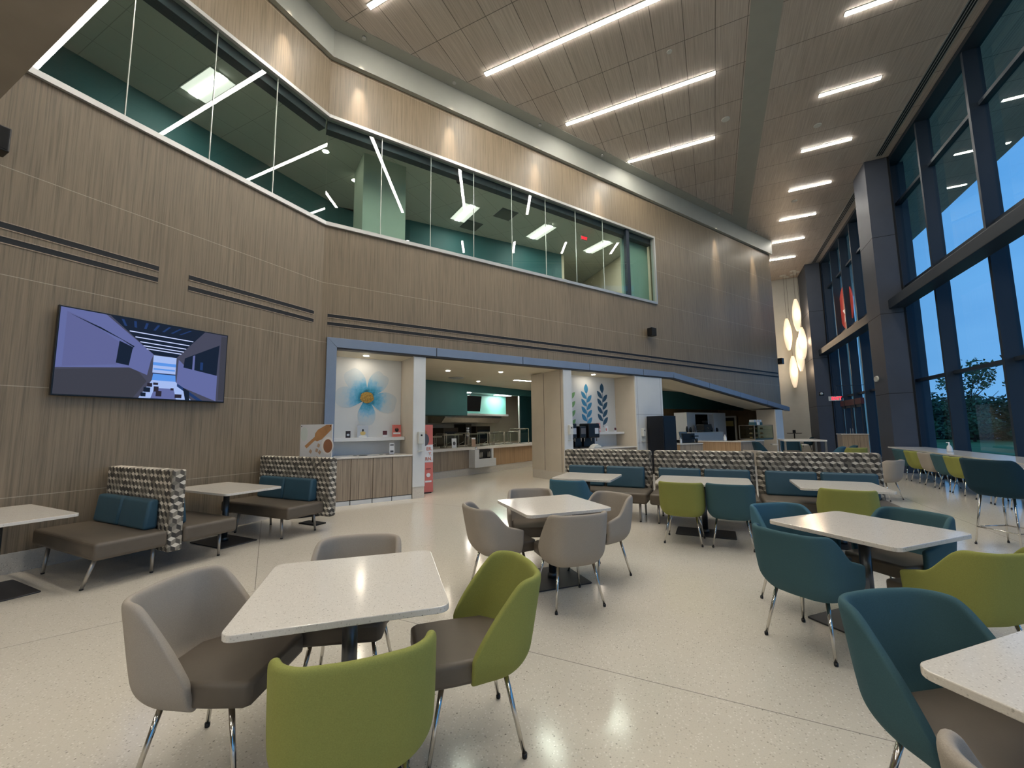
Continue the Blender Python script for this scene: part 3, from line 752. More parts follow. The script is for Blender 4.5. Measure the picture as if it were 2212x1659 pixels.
def make_chair(kind, m, lift=0.0, name='dining_chair', cat='chair'):
    t = thing(name, 'x', cat)
    sh = chair_shell(kind, m, t); sh.location.z = lift
    b = MB()
    pts = [(-.225, .255), (.225, .255), (.235, .10), (.225, -.12), (.13, -.215), (-.13, -.215), (-.225, -.12), (-.235, .10)]
    # rounded front corners
    pts = [(-.205, .268), (.205, .268), (.232, .24)] + pts[2:] + [(-.232, .24)]
    b.prism(pts, .365+lift, .47+lift, bev=.022, seg=3); s = b.build('seat', M_SEAT, t, smooth=False)
    for p in s.data.polygons: p.use_smooth = p.area < .01
    for sx, sy_ in ((-1, 1), (1, 1), (-1, -1), (1, -1)):
        b = MB(); f = (sx*.225, sy_*.225, .012); u = (sx*.165, sy_*.15, .362+lift)
        b.tube(f, u, .0095, .013, 12); b.tube(u, (sx*.09, sy_*.08, .36+lift), .012, .012, 8)
        l = b.build('leg', M_CHROME, t)
        b = MB(); b.lathe([(.011, 0), (.0125, .004), (.0125, .022)], 12, c=(sx*.225, sy_*.225)); b.build('glide', M_BLACK, l)
    if lift:
        b = MB(); z = .22; k = .225-.06*z/(.362+lift)-.0; q = [(-k, k, z), (k, k, z), (k, -k, z), (-k, -k, z), (-k, k, z)]
        b.path(q, .009, 8); b.build('footrest', M_CHROME, t)
    return t
SHAPES = {}
def chair(key, label, xy, facing, group=None):
    """facing: direction the chair front points to, as vector"""
    kind, mname = key
    mm = {'taupe': M_TAUPE, 'green': M_GREEN, 'teal': M_TEALF, 'blue': M_BLUE, 'navy': M_NAVY}[mname]
    rot = math.atan2(facing[1], facing[0])-PI/2
    if key not in SHAPES:
        if kind == 'stool': t = make_chair('side', mm, .19, 'counter_stool', 'stool')
        elif kind == 'bar': t = make_chair('side', mm, .27, 'bar_stool', 'stool')
        else: t = make_chair(kind, mm)
        SHAPES[key] = t; t.location = (xy[0], xy[1], 0); t.rotation_euler = (0, 0, rot); t['label'] = label
        if group: t['group'] = group
        return t
    return dup(SHAPES[key], label, (xy[0], xy[1], 0), rot, group=group)
G1 = 'side chairs and armchairs around the square tables'
chair(('side', 'taupe'), 'taupe armless chair left of the nearest square table', (-2.16, 1.27), (.9, .43), G1)
chair(('side', 'taupe'), 'taupe armless chair behind the nearest square table, mostly hidden by its top', (-2.05, 1.92), (.56, -.83), G1)
chair(('side', 'green'), 'olive green armless chair right of the nearest square table, seen from its side', (-1.20, 1.90), (-.72, -.69), G1)
chair(('side', 'green'), 'olive green chair in the foreground showing its back to the camera', (-1.31, 1.27), (-.72, .69), G1)
chair(('arm', 'taupe'), 'taupe armchair left of the middle square table', (-1.93, 3.67), (.62, .78), G1)
chair(('arm', 'taupe'), 'taupe armchair behind the middle square table, partly hidden by its top', (-1.90, 4.38), (.5, -.86), G1)
chair(('arm', 'taupe'), 'taupe armchair right of the middle square table', (-1.17, 4.42), (-.52, -.85), G1)
chair(('side', 'taupe'), 'taupe chair at the middle square table showing its back to the camera', (-1.25, 3.66), (-.70, .71), G1)
chair(('arm', 'teal'), 'teal armchair left of the right square table, back to the camera', (.57, 3.71), (.62, .78), G1)
chair(('arm', 'blue'), 'blue armchair at the far left side of the right square table', (.60, 4.33), (.55, -.84), G1)
chair(('arm', 'teal'), 'teal armchair at the far right side of the right square table', (1.26, 4.45), (-.77, -.64), G1)
chair(('arm', 'green'), 'olive green armchair at the right picture edge beside the right square table', (1.32, 3.68), (-.56, .83), G1)
chair(('side', 'teal'), 'large teal chair in the right foreground, its brown seat under the cropped table', (.79, 2.12), (.58, -.81), G1)
chair(('side', 'taupe'), 'taupe chair back just showing in the bottom right corner', (.80, 1.40), (.70, .71), G1)
chair(('arm', 'blue'), 'blue armchair at the leftmost table of the long banquette', (-1.90, 5.84), (0, 1), G1)
chair(('side', 'green'), 'olive green armless chair at the middle banquette table, back to the camera', (-.44, 6.11), (.03, 1), G1)
chair(('side', 'teal'), 'teal armless chair beside the green one at the middle banquette table', (.13, 6.13), (.03, 1), G1)
chair(('arm', 'green'), 'olive green armchair at the rightmost banquette table, behind the right square table', (1.33, 6.14), (.12, 1), G1)
chair(('arm', 'taupe'), 'taupe armchair standing alone behind the right end of the banquette', (2.98, 10.95), (-.75, .66), G1)
G2 = 'stools along the window counter'
for (y, k, t) in ((15.1, 'teal', 'teal chair at the window counter, farthest of the row beside the pier'), (14.3, 'green', 'olive green chair at the window counter, second from the pier'),
                  (13.5, 'taupe', 'taupe chair at the window counter, third from the pier'), (12.8, 'teal', 'teal chair at the window counter, half hidden behind a green one'),
                  (12.2, 'green', 'olive green chair at the window counter, nearest green one'), (11.3, 'taupe', 'taupe chair at the window counter behind the dark stool'),
                  (10.7, 'navy', 'dark teal chair at the window counter, nearest of the row')):
    chair(('side', k), t, (4.80, y), (1, .03), G2)
chair(('bar', 'navy'), 'tall dark teal bar stool with chrome footrest at the right edge', (3.18, 7.30), (.86, .5))
G3 = 'chairs and stools around the far communal table'
chair(('stool', 'navy'), 'dark teal high stool back, left of the far communal table', (1.40, 15.2), (1, .1), G3)
chair(('arm', 'taupe'), 'taupe armchair just showing over the banquette, before the cafe counter', (1.05, 14.1), (.5, .86), G3)
chair(('stool', 'navy'), 'dark teal high stool behind the far communal table', (2.25, 16.5), (0, -1), G3)
chair(('arm', 'blue'), 'blue armchair right of the far communal table, left one', (3.35, 16.6), (-.9, .3), G3)
chair(('arm', 'teal'), 'teal armchair right of the far communal table, right one', (3.9, 17.6), (-.9, .3), G3)
chair(('side', 'green'), 'small olive green chair before the far entrance doors', (3.75, 16.0), (-.2, 1), G3)
chair(('side', 'green'), 'small olive green chair seen under the far communal table', (2.5, 18.4), (-.2, 1), G3)
chair(('arm', 'navy'), 'dark navy armchair beside the small table at the far white wall', (4.50, 27.75), (-1, .2))

def table(name, label, loc, rot, w_, d_, bw, bd, h_=.74, r=.055, group='tables with speckled white tops'):
    t = thing(name, label, 'table', loc, rot, group=group)
    b = MB(); b.prism(rrect(w_, d_, r), h_-.03, h_, bev=.004, seg=2); b.build('tabletop', M_TOP, t)
    b = MB(); b.lathe([(.038, .012), (.038, h_-.045)], 24); b.lathe([(.052, .012), (.050, .05), (.040, .06)], 24); b.build('column', M_COL, t)
    b = MB(); b.prism(rrect(bw, bd, .02, 3), 0, .012, bev=.003, seg=1); b.build('base_plate', M_PLATE, t)
    b = MB(); b.box(-.16, .16, -.03, .03, h_-.045, h_-.03); b.box(-.03, .03, -.16, .16, h_-.045, h_-.03); b.build('top_bracket', M_BLACK, t)
    return t
A45 = math.radians(47)
table('square_table', 'nearest square table with speckled white top, between taupe and green chairs', (-1.745, 1.64, 0), math.radians(43), .90, .90, .58, .58)
table('square_table', 'middle square table with white top, ringed by four taupe chairs', (-1.57, 4.11, 0), A45, .90, .90, .58, .58)
table('square_table', 'square table on the right between teal and green armchairs', (.98, 4.13, 0), A45, .90, .90, .58, .58)
table('square_table', 'square table cut off by the bottom right picture corner', (1.16, 1.87, 0), math.radians(45), .88, .88, .58, .58)
table('square_table', 'leftmost white table at the long banquette, behind the middle square table', (-1.88, 6.58, 0), 0, .93, .88, .58, .58)
table('rectangular_table', 'middle white table at the long banquette, above a green and a teal chair', (-.20, 6.64, 0), 0, 1.22, .92, .77, .47)
table('square_table', 'rightmost white table at the long banquette', (1.38, 6.72, 0), 0, .93, .92, .58, .58)
table('rectangular_table', 'white table between the two patterned benches at the left wood wall', (-6.22, 3.55, 0), 0, 1.32, .76, .75, .48)
table('rectangular_table', 'white table cut off by the left picture edge', (-6.32, 1.50, 0), 0, 1.28, .76, .75, .48)
# round table at the right edge, window counter, communal table, small far table
t = thing('round_table', 'round high white table cut off by the right picture edge', 'table', (3.98, 7.95, 0))
b = MB(); b.lathe([(.50, .895), (.52, .90), (.52, .92), (.51, .925)], 40); b.build('tabletop', M_TOP, t)
b = MB(); b.lathe([(.04, .01), (.04, .89)], 20); b.build('column', M_COL, t)
b = MB(); b.lathe([(.30, 0), (.30, .012)], 32); b.build('base_plate', M_PLATE, t)
t = thing('window_counter', 'long white counter running along the right windows', 'counter', (5.2, 8.0, 0))
b = MB(); b.prism(rrect(.88, 17.3, .02, 3, .02, .05), .765, .80, bev=.003); b.build('countertop', M_TOP, t)
b = MB(); b.box(.28, .40, -8.4, 8.6, .60, .765); b.build('apron', M_DARKMET, t)
for y in (-5, -1, 3, 7.2):
    b = MB(); b.box(.20, .26, y, y+.06, 0, .765); b.build('leg', M_DARKMET, t)
t = thing('communal_table', 'high white communal table with metal legs beyond the banquette', 'table', (2.35, 15.35, 0))
b = MB(); b.prism(rrect(1.05, 1.4, .02, 3), 1.02, 1.06, bev=.003); b.build('tabletop', M_TOP, t)
for x in (-.49, .49):
    for y in (-.66, .66):
        b = MB(); b.box(x-.025, x+.025, y-.025, y+.025, 0, 1.02); b.build('leg', M_STEEL, t)
t = thing('small_table', 'small dark cafe table at the foot of the far white wall', 'table', (4.0, 27.9, 0))
b = MB(); b.lathe([(.35, 1.0), (.36, 1.03)], 24); b.build('tabletop', M_BLACK, t)
b = MB(); b.lathe([(.03, .01), (.03, 1.0)], 12); b.lathe([(.25, 0), (.25, .012)], 20); b.build('column', M_BLACK, t)
b = MB(); b.box(-.07, .07, -.05, .05, 0, .17, bev=.01); o = b.build('napkin_box', M_BLACK); o.location = (4.0, 27.9, 1.031); tag(o, 'small dark box on the far cafe table', 'box')
t = thing('round_side_table', 'low white table beyond the communal table', 'table', (2.6, 19.6, 0))
b = MB(); b.prism(rrect(1.2, .7, .04), .71, .74); b.build('tabletop', M_TOP, t)
b = MB(); b.lathe([(.04, .01), (.04, .71)], 16); b.lathe([(.28, 0), (.28, .012)], 20); b.build('column', M_COL, t)

# ---- upholstered benches
def pillow(w_, h_, d_, parent):
    b = MB(); b.box(-w_/2, w_/2, -d_/2, d_/2, 0, h_, bev=.03, seg=4)
    for v in b.bm.verts:
        if v.co.z > h_*.5 and v.co.y < 0: v.co.y += .035*(v.co.z/h_)
    p = b.build('back_cushion', M_PIL, parent)
    for f in p.data.polygons: f.use_smooth = f.area < .004
    b = MB(); y = -d_/2+.020
    q = [(w_/2-.03, h_-.012), (w_/2-.010, h_-.03), (w_/2-.010, .03), (w_/2-.03, .012)]
    q = q+[(-x, z) for x, z in reversed(q)]
    q.append(q[0])
    b.path([(x, y+.035*(z/h_)-.004, z) for x, z in q], .004, 6)
    b.build('piping', M_PIPE, p)
    return p
def bench_seat(parent, x0, x1, y0, y1, legs):
    b = MB(); b.box(x0, x1, y0, y1, .285, .455, bev=.035, seg=4); s = b.build('seat', M_SEAT, parent)
    for f in s.data.polygons: f.use_smooth = f.area < .01
    for (xa, ya, xb, yb) in legs:
        b = MB(); b.tube((xb, yb, .01), (xa, ya, .29), .014, .020, 12); l = b.build('leg', mat('satin_steel', '#b3aea6', .35, .8), parent)
        b = MB(); b.lathe([(.016, 0), (.017, .014)], 12, c=(xb, yb)); b.build('glide', M_BLACK, l)
def bench_back(parent, x0, x1, y0, y1, z0=.22, z1=1.10, bev=.045):
    b = MB(); b.box(x0, x1, y0, y1, z0, z1, bev=bev, seg=4); s = b.build('backrest', M_PAT, parent)
    for f in s.data.polygons: f.use_smooth = f.area < .005
    return s
# left wall, double bench
t = thing('double_bench', 'double-sided bench with patterned back standing at the left wood wall', 'bench', (-6.24, 2.60, 0))
bench_back(t, -.76, .78, -.07, .07, z0=.21, bev=.02)
bench_seat(t, -.74, .79, -.68, -.075, ((.62, -.60, .60, -.68), (-.52, -.60, -.45, -.65), (.62, -.13, .62, -.13)))
bench_seat(t, -.74, .79, .075, .66, ((.62, .55, .64, .54), (-.5, .55, -.45, .56)))
for x in (-.38, .25):
    p = pillow(.60, .32, .13, t); p.location = (x+.02, -.145, .455)
    p = pillow(.60, .32, .13, t); p.location = (x+.02, .145, .455); p.rotation_euler.z = PI
# left wall, bench facing the camera
t = thing('single_bench', 'bench with patterned back facing the camera, before the portal frame', 'bench', (-6.12, 4.25, 0))
bench_back(t, -.88, .84, .24, .38, z0=.22, bev=.04)
bench_seat(t, -.84, .74, -.36, .24, ((.48, -.26, .52, -.28), (-.45, -.3, -.48, -.33), (.56, .2, .53, .26), (-.46, .2, -.48, .23)))
for x in (-.37, .27):
    p = pillow(.62, .33, .14, t); p.location = (x, .165, .455)
# long banquette: three units
for (x0, x1, t_) in ((-2.63, -1.03, 'left unit of the long patterned banquette'), (-.99, .54, 'middle unit of the long patterned banquette'), (.57, 2.12, 'right unit of the long patterned banquette')):
    w_ = x1-x0
    t = thing('banquette', t_, 'bench', ((x0+x1)/2, 7.72, 0), group='three units of the long banquette')
    bench_back(t, -w_/2, w_/2, -.07, .07, z0=.30, bev=.045)
    bench_seat(t, -w_/2, w_/2, -.78, -.07, ((w_/2-.12, -.70, w_/2-.12, -.72), (-w_/2+.12, -.70, -w_/2+.12, -.72), (w_/2-.12, -.15, w_/2-.12, -.12), (-w_/2+.12, -.15, -w_/2+.12, -.12)))
    for x in (-.355, .355):
        p = pillow(.66, .36, .14, t); p.location = (x, -.142, .455)

# ================================================================== WALL-MOUNTED THINGS
# television on the left wall
t = thing('television', 'large wall television showing an atrium, above the benches', 'television', (XL, 2.89, 1.97), -PI/2)
# local: x towards +camera-left (world -y), y out of the wall is world +x  -> use rotation so local x = world y
t.rotation_euler = (0, 0, PI/2)       # local x = world +y, local y = world -x (into wall)
b = MB(); b.box(-.955, .955, -.10, -.045, 0, 1.09, bev=.006); b.build('bezel', M_BLACK, t)
b = MB(); b.box(-.3, .3, -.045, 0, .3, .8); b.build('wall_mount', M_BLACKM, t)
TW, TH = 1.88, 1.05
def scr(c, e): return mat('screen_'+c.lstrip('#')+str(e), '#000000', .3, emit=c, es=e)
SM = [scr(*q) for q in (('#565468', .6), ('#7377b2', .62), ('#10142a', .6), ('#5c98ee', .9), ('#a6bcf0', .95), ('#7880c0', .62), ('#4e4a52', .55), ('#c9d4ff', 1.0), ('#33222c', .6), ('#24407c', .6))]
b = MB(); lay = [0]
def P(mi, *uv):
    b.mi = mi; lay[0] += 1; y = -.1005-.00006*lay[0]
    b.poly([(-TW/2+u*TW, y, .02+(1-v)*TH) for u, v in uv])
P(0, (0, 0), (0, 1), (1, 1), (1, 0))
P(5, (.0, .0), (.0, .70), (.47, .60), (.50, .42), (.22, .0))
P(1, (.03, .04), (.03, .68), (.30, .60), (.31, .33), (.12, .10))
P(6, (.0, .72), (.0, 1), (.40, 1), (.47, .78), (.40, .62))
P(2, (.30, .30), (.29, .58), (.365, .60), (.378, .36))
P(5, (.375, .38), (.36, .62), (.47, .70), (.49, .45))
P(2, (.04, .06), (.31, .28), (.38, .36), (.385, .345), (.20, .17))
P(2, (.24, .0), (.50, .42), (.645, .43), (.83, .0))
P(0, (.83, .0), (.645, .43), (.66, .50), (.94, .14), (.95, .0))
for k, (ua, ub, v) in enumerate(((.35, .75, .15), (.385, .725, .215), (.415, .705, .27), (.435, .69, .315), (.455, .675, .35))):
    P(7, (ua, v), (ub, v+.012), (ub, v+.024), (ua, v+.012))
for k in range(7):
    P(9, (.30+.07*k, .02), (.315+.07*k, .02), (.325+.055*k+.01, .10), (.31+.055*k+.01, .10))
P(4, (.50, .43), (.50, .66), (.645, .66), (.645, .43))
P(3, (.50, .52), (.50, .56), (.645, .56), (.645, .52)); P(3, (.505, .60), (.505, .62), (.64, .62), (.64, .60))
P(3, (.505, .67), (.50, .76), (.65, .76), (.645, .67)); P(9, (.50, .665), (.645, .665), (.645, .675), (.50, .675))
P(5, (.66, .45), (.655, .80), (.94, 1.0), (.94, .62), (.70, .52))
P(2, (.70, .42), (.695, .55), (.935, .62), (.945, .16))
P(5, (.755, .37), (.755, .57), (.77, .575), (.77, .36)); P(9, (.81, .45), (.81, .56), (.83, .565), (.83, .45))
P(4, (.50, .76), (.43, 1.0), (.76, 1.0), (.65, .76))
P(5, (.52, .86), (.50, 1.0), (.66, 1.0), (.64, .86))
P(9, (.66, .78), (.66, .82), (.80, 1.0), (.84, 1.0)); P(2, (.70, .83), (.72, 1.0), (.75, 1.0), (.745, .88))
for (u, v, w2, h2, mi) in ((.475, .80, .03, .05, 8), (.455, .86, .04, .06, 2), (.515, .84, .03, .07, 8), (.53, .90, .035, .07, 8), (.62, .85, .02, .03, 8), (.65, .93, .045, .05, 8), (.44, .93, .03, .05, 2), (.51, .79, .03, .03, 8)):
    P(mi, (u, v), (u, v+h2), (u+w2, v+h2), (u+w2, v))
P(6, (.955, .02), (.955, .98), (1, .98), (1, .02))
b.build('screen', SM, t)

def speaker(label, loc, rot, frame):
    t = thing('wall_speaker', label, 'speaker', loc, rot, frame)
    b = MB(); b.box(-.12, .12, -.26, -.06, -.14, .14, bev=.012); b.build('cabinet', M_BLACK, t)
    b = MB(); b.box(-.03, .03, -.06, 0, -.04, .04); b.build('bracket', M_BLACKM, t)
    b = MB(); b.box(-.10, .10, -.266, -.259, -.12, .12); b.build('grille', M_BLACKM, t)
speaker('black wall speaker at the left picture edge, high on the left wood wall', (XL, 1.27, 4.74), PI/2, FW)
speaker('black wall speaker above the portal frame, right of the glazed band', (11.5, 0, 4.68), 0, FS)
speaker('black wall speaker at the far end corner of the food hall wall', (20.75, 0, 4.45), PI/2, FS)

def sanitizer(label, s, z):
    t = thing('sanitizer_dispenser', label, 'dispenser', (s, -.02, z), 0, FS, group='white hand sanitizer dispensers on the columns')
    b = MB(); b.box(-.065, .065, -.10, 0, 0, .27, bev=.018, seg=3); b.build('body', M_WHITE, t)
    b = MB(); b.box(-.02, .02, -.103, -.098, .17, .21); b.build('window', M_SLOT, t)
    b = MB(); b.box(-.06, .06, -.10, -.004, -.165, -.15, bev=.005); b.box(-.045, .045, -.006, 0, -.17, 0); b.build('drip_tray', M_WHITE, t)
sanitizer('white sanitizer dispenser on the first column, beside the pink banner', 3.40, 1.19)
sanitizer('white sanitizer dispenser on the second column, at the banquette', 7.83, 1.31)
sanitizer('white sanitizer dispenser on the wide column beside the black fridge', 10.95, 1.19)

# far pier things
t = thing('exit_sign', 'red glowing exit sign before the far entrance doors', 'exit sign', (4.88, 22.4, 2.62))
b = MB(); b.box(-.30, .14, -.03, .03, -.10, .10, bev=.005); b.build('housing', M_WHITE, t)
text_mesh('lettering', 'EXIT', .18, M_EXIT, t, (-.02, -.032, 0), (PI/2, 0, 0), bold=True)
b = MB(); b.tube((0, 0, .1), (0, 0, .55), .01, n=6); b.tube((0, 0, .55), (1.0, 0, .55), .012, n=6); b.build('bracket', M_DARKMET, t)
t = thing('alarm_strobe', 'small white oval alarm light on the near pier', 'alarm light', (4.98, 17.7, 3.0), 0)
b = MB(); b.lathe([(.09, -.02), (.10, 0), (.09, .04)], 20, sy=1.9); b.xf(Matrix.Rotation(-PI/2, 4, 'Y')); b.build('lens', M_WHITE, t)
t = thing('dome_camera', 'small white dome camera on the far pier', 'camera', (5.15, 26.6, 3.1))
b = MB(); b.lathe([(.07, 0), (.07, .04), (.05, .08), (.02, .10)], 16); b.xf(Matrix.Rotation(PI/2, 4, 'X')); b.build('dome', M_WHITE, t)
b = MB(); b.box(-.1, .1, -.04, .02, -.08, .08); b.build('mount', M_BLACKM, t)
# trash cabinet by the pier
t = thing('waste_cabinet', 'wood waste cabinet in front of the near pier', 'cabinet', (4.55, 19.3, 0))
b = MB(); b.box(-.38, .38, -.35, .35, .06, 1.12); b.build('body', M_CAB, t)
b = MB(); b.box(-.40, .40, -.37, .37, 1.12, 1.15); b.build('top', M_TOP, t)
b = MB(); b.box(-.34, .34, -.32, .32, 0, .06); b.build('plinth', M_BLACKM, t)
# entrance doors in the far bay
t = setting('door_1', 'glazed entrance doors in the far window bay', (5.72, 23.9, 0))
for k, y in enumerate((-.78, .78)):
    b = MB(); b.box(-.03, .03, y-.74, y-.66, .02, 2.35); b.box(-.03, .03, y+.66, y+.74, .02, 2.35); b.box(-.03, .03, y-.66, y+.66, .02, .25); b.box(-.03, .03, y-.66, y+.66, 2.24, 2.35)
    d = b.build('door_leaf', M_DARKMET, t)
    b = MB(); b.tube((-.09, y-(.6 if y > 0 else -.6), .8), (-.09, y-(.6 if y > 0 else -.6), 1.3), .014, n=8); b.build('door_handle', M_STEEL, d)
b = MB(); b.box(-.06, .06, -1.6, 1.6, 2.36, 2.62); b.build('door_header', mat('red_brown_header', '#5a2a2c', .4), t)
# round red sign with a star on the entrance glass
t = thing('round_sign', 'round red sign with a white star on the far entrance windows', 'sign', (5.88, 23.9, 7.0))
b = MB(); b.lathe([(1.05, -.015), (1.05, .015)], 48); b.xf(Matrix.Rotation(PI/2, 4, 'Y')); b.build('disc', mat('sign_red', '#b8453c', .5, emit='#b8453c', es=.25), t)  # sign is no lamp; weak emission lifts the red
st = []
for k in range(10):
    r_ = .55 if k % 2 == 0 else .22; a = PI/2+k*PI/5; st.append((r_*math.cos(a), r_*math.sin(a)-.25))
b = MB(); b.prism(st, -.024, -.016, axis='x'); b.build('star', mat('sign_white', '#e9dcd8', .5, emit='#e9dcd8', es=.25), t)  # same weak glow put into the white star, which is unlit

# ================================================================== DRINK NICHE, LEFT
t = thing('base_cabinet', 'wood base cabinet with four doors under the flower mural', 'cabinet', (1.60, 0, 0), 0, FS)
b = MB(); b.box(0, 1.64, .03, .85, .10, .93); b.build('carcass', M_CAB, t)
for a, c in zip((0, .35, .79, 1.20), (.34, .78, 1.19, 1.635)):
    b = MB(); b.box(a+.003, c-.003, .005, .03, .10, .925); b.build('door', M_CAB, t)
    b = MB(); b.box(a+.003, c-.003, .012, .05, .0, .085); b.build('kick_plate', M_WPANEL, t)
b = MB(); b.box(0, 1.64, .04, .8, 0, .1); b.build('plinth', M_BLACKM, t)
b = MB(); b.box(1.605, 3.235, -.012, .85, .931, .965, bev=.003); tag(b.build('worktop', M_TOP, frame=FS), 'thin white worktop on the wood base cabinet under the flower mural', 'worktop')
for x, r, lb in ((.50, .045, 'small leftmost'), (.66, .09, 'large left'), (1.05, .04, 'small right'), (1.24, .09, 'large rightmost')):
    b = MB(); b.lathe([(r, 0), (r, .004)], 24); o = b.build('waste_hole', M_BLACKM, frame=FS @ Matrix.Translation((1.6+x, .35, .965)))
    o.location.z = .966; tag(o, lb+' round black cutout in the white worktop under the flower mural', 'cutout', 'round cutouts in the worktop')
b = MB(); b.box(1.60, 3.235, .52, .859, 1.27, 1.345, bev=.003); tag(b.build('wall_shelf', M_WPANEL, frame=FS), 'thick white shelf below the flower mural', 'shelf')
# mural of a flower
t = thing('flower_mural', 'wall mural of a large pale blue watercolour flower', 'mural', (2.44, .86, 2.26), 0, FS)
def petal_mat():
    m = mat('watercolour_petal', '#a9c6d8', .6); h = NT(m)
    tc_ = h.n('ShaderNodeTexCoord'); v = h.n('ShaderNodeVectorMath', operation='LENGTH'); h.l(tc_.outputs['Object'], v.inputs[0])
    nz_ = h.noise(tc_.outputs['Object'], 9, 5, .6)
    f = h.math('ADD', v.outputs['Value'], h.math('MULTIPLY', h.math('SUBTRACT', nz_, .5), .35))
    c = h.ramp(f, (.12, lin('#1f6a80')), (.20, lin('#3f9cc4')), (.34, lin('#7db9dc')), (.46, lin('#b5c9d6')), (.62, lin('#c3ccd2')))
    h.l(c, h.b.inputs['Base Color']); return m
def petal(a, L_, W2, notch=0, y=-.002):
    pts = []
    for k in range(25):
        u = k/24*2*PI; x = math.cos(u); z = math.sin(u)
        r = L_*.5*(1+x); wv = W2*z*(1-.35*(-x) if x < 0 else 1)*(.55+.45*(1+x)/2)
        if notch and x > .8: r -= notch*(x-.8)*5*(1-abs(z))
        pts.append((r*math.cos(a)-wv*math.sin(a), y, r*math.sin(a)+wv*math.cos(a)))
    return pts
b = MB()
for i, (a, L_, W2, nt_) in enumerate(((124, .78, .27, .05), (56, .74, .27, .08), (180, .72, .30, .03), (-14, .74, .30, .05), (-90, .68, .25, .04))):
    b.poly(petal(math.radians(a), L_, W2, nt_, -.002-.0008*i))
b.build('petals', petal_mat(), t)
b = MB(); b.poly([(.155*math.cos(k*PI/12)*(1+.06*math.sin(5*k)), -.008, .13*math.sin(k*PI/12)) for k in range(24)]); b.build('flower_centre', mat('ochre_centre', '#a8853c', .6, noise=.45, nscale=30), t)
# cards and posters standing on the shelf
def card(name, label, cat, s, d, z, w_, h_, m, parts=(), lean=.06, frame=FS, rot=0, group=None):
    t = thing(name, label, cat, (s, d, z), rot, frame, group=group)
    b = MB(); b.box(-w_/2, w_/2, -.004, .004, 0, h_); b.xf(Matrix.Rotation(-lean, 4, 'X')); b.build('panel', m, t)
    for (nm, mm, x0, x1, z0, z1, shape) in parts:
        b = MB()
        if shape == 'box': b.box(x0, x1, -.006, -.0041, z0, z1)
        else:
            cx, cz, rx, rz_ = (x0+x1)/2, (z0+z1)/2, (x1-x0)/2, (z1-z0)/2
            b.prism([(cx+rx*math.cos(k*PI/10), cz+rz_*math.sin(k*PI/10)) for k in range(20)], -.007, -.0041, axis='y')
        b.xf(Matrix.Rotation(-lean, 4, 'X')); b.build(nm, mm, t)
    b = MB(); b.poly([(-w_*.3, .004, 0), (w_*.3, .004, 0), (w_*.3, .004+h_*.35, 0), (-w_*.3, .004+h_*.35, 0)]); b.prism([(-.02, .0), (.02, .0), (.02, .02), (-.02, .02)], 0, .003)
    b.build('stand', m, t)
    return t
M_PINK = mat('coral_print', '#cf7168', .6); M_SKIN = mat('skin_print', '#a8704e', .6); M_HAIR = mat('dark_print', '#241c1e', .6); M_YEL = mat('yellow_print', '#c9b070', .6); M_INK = mat('grey_ink', '#55565c', .6)
M_PAPER = mat('white_print', '#dfe1e4', .6); M_PALEB = mat('pale_blue_print', '#b4bcc6', .6)
card('photo_card', 'small dark photo card at the left end of the niche shelf', 'card', 2.01, .68, 1.345, .10, .15, M_HAIR, (('picture', M_PALEB, -.03, .03, .04, .09, 'o'),))
card('poster_card', 'pale poster card with a person in yellow on the niche shelf', 'card', 2.34, .74, 1.345, .24, .27, M_PALEB,
     (('figure', M_YEL, -.06, .06, .05, .14, 'o'), ('head', M_HAIR, -.022, .022, .13, .19, 'o'), ('badge', M_WPANEL, -.09, .09, -.02, .055, 'o')))
card('photo_card', 'small dark red photo card between the two posters on the niche shelf', 'card', 2.82, .68, 1.345, .11, .15, M_PAPER, (('picture', mat('maroon_print', '#5a2a30', .6), -.05, .05, .05, .145, 'box'),))
card('poster_card', 'coral poster card with a dark-haired person at the right of the niche shelf', 'card', 3.11, .72, 1.345, .21, .28, M_PINK,
     (('figure', M_HAIR, -.045, .045, .11, .21, 'o'), ('head', M_SKIN, -.016, .016, .17, .215, 'o'), ('caption_band', M_PAPER, -.085, .085, .06, .10, 'box')))
card('menu_card', 'narrow white menu card standing on the worktop', 'card', 2.90, .40, .966, .11, .245, M_PAPER, (('heading', M_HAIR, -.04, .04, .19, .215, 'box'), ('text_lines', M_INK, -.035, .035, .04, .08, 'box')), lean=.02)
# coral banner beside the first column
t = thing('standing_banner', 'tall coral and white standing banner beside the first column', 'banner', (3.70, .55, 0), 0, FS)
def bq(nm, m, x0, x1, z0, z1, y=-.006):
    b = MB(); b.box(x0, x1, y, y+.005, z0, z1); b.xf(Matrix.Rotation(-.03, 4, 'X')); return b.build(nm, m, t)
bq('panel', M_PINK, -.15, .26, .02, 1.62, 0)
bq('text_band', M_PAPER, -.15, .26, .72, 1.14)
b = MB(); b.prism([(.05+.11*math.cos(k*PI/10), 1.26+.15*math.sin(k*PI/10)) for k in range(20)], -.012, -.0, axis='y'); b.xf(Matrix.Rotation(-.03, 4, 'X')); b.build('figure', M_INK, t)
b = MB(); b.prism([(.06+.05*math.cos(k*PI/10), 1.42+.07*math.sin(k*PI/10)) for k in range(20)], -.011, -.0, axis='y'); b.xf(Matrix.Rotation(-.03, 4, 'X')); b.build('head', M_SKIN, t)
M_CTXT = mat('coral_text', '#d07a62', .6)
for z, s_ in ((1.04, 'ER.'), (.92, 'Y.'), (.80, 'RN.')):
    text_mesh('lettering', s_, .11, M_CTXT, t, (.235, -.014+.03*z, z), (PI/2-.03, 0, 0), 'RIGHT', bold=True)
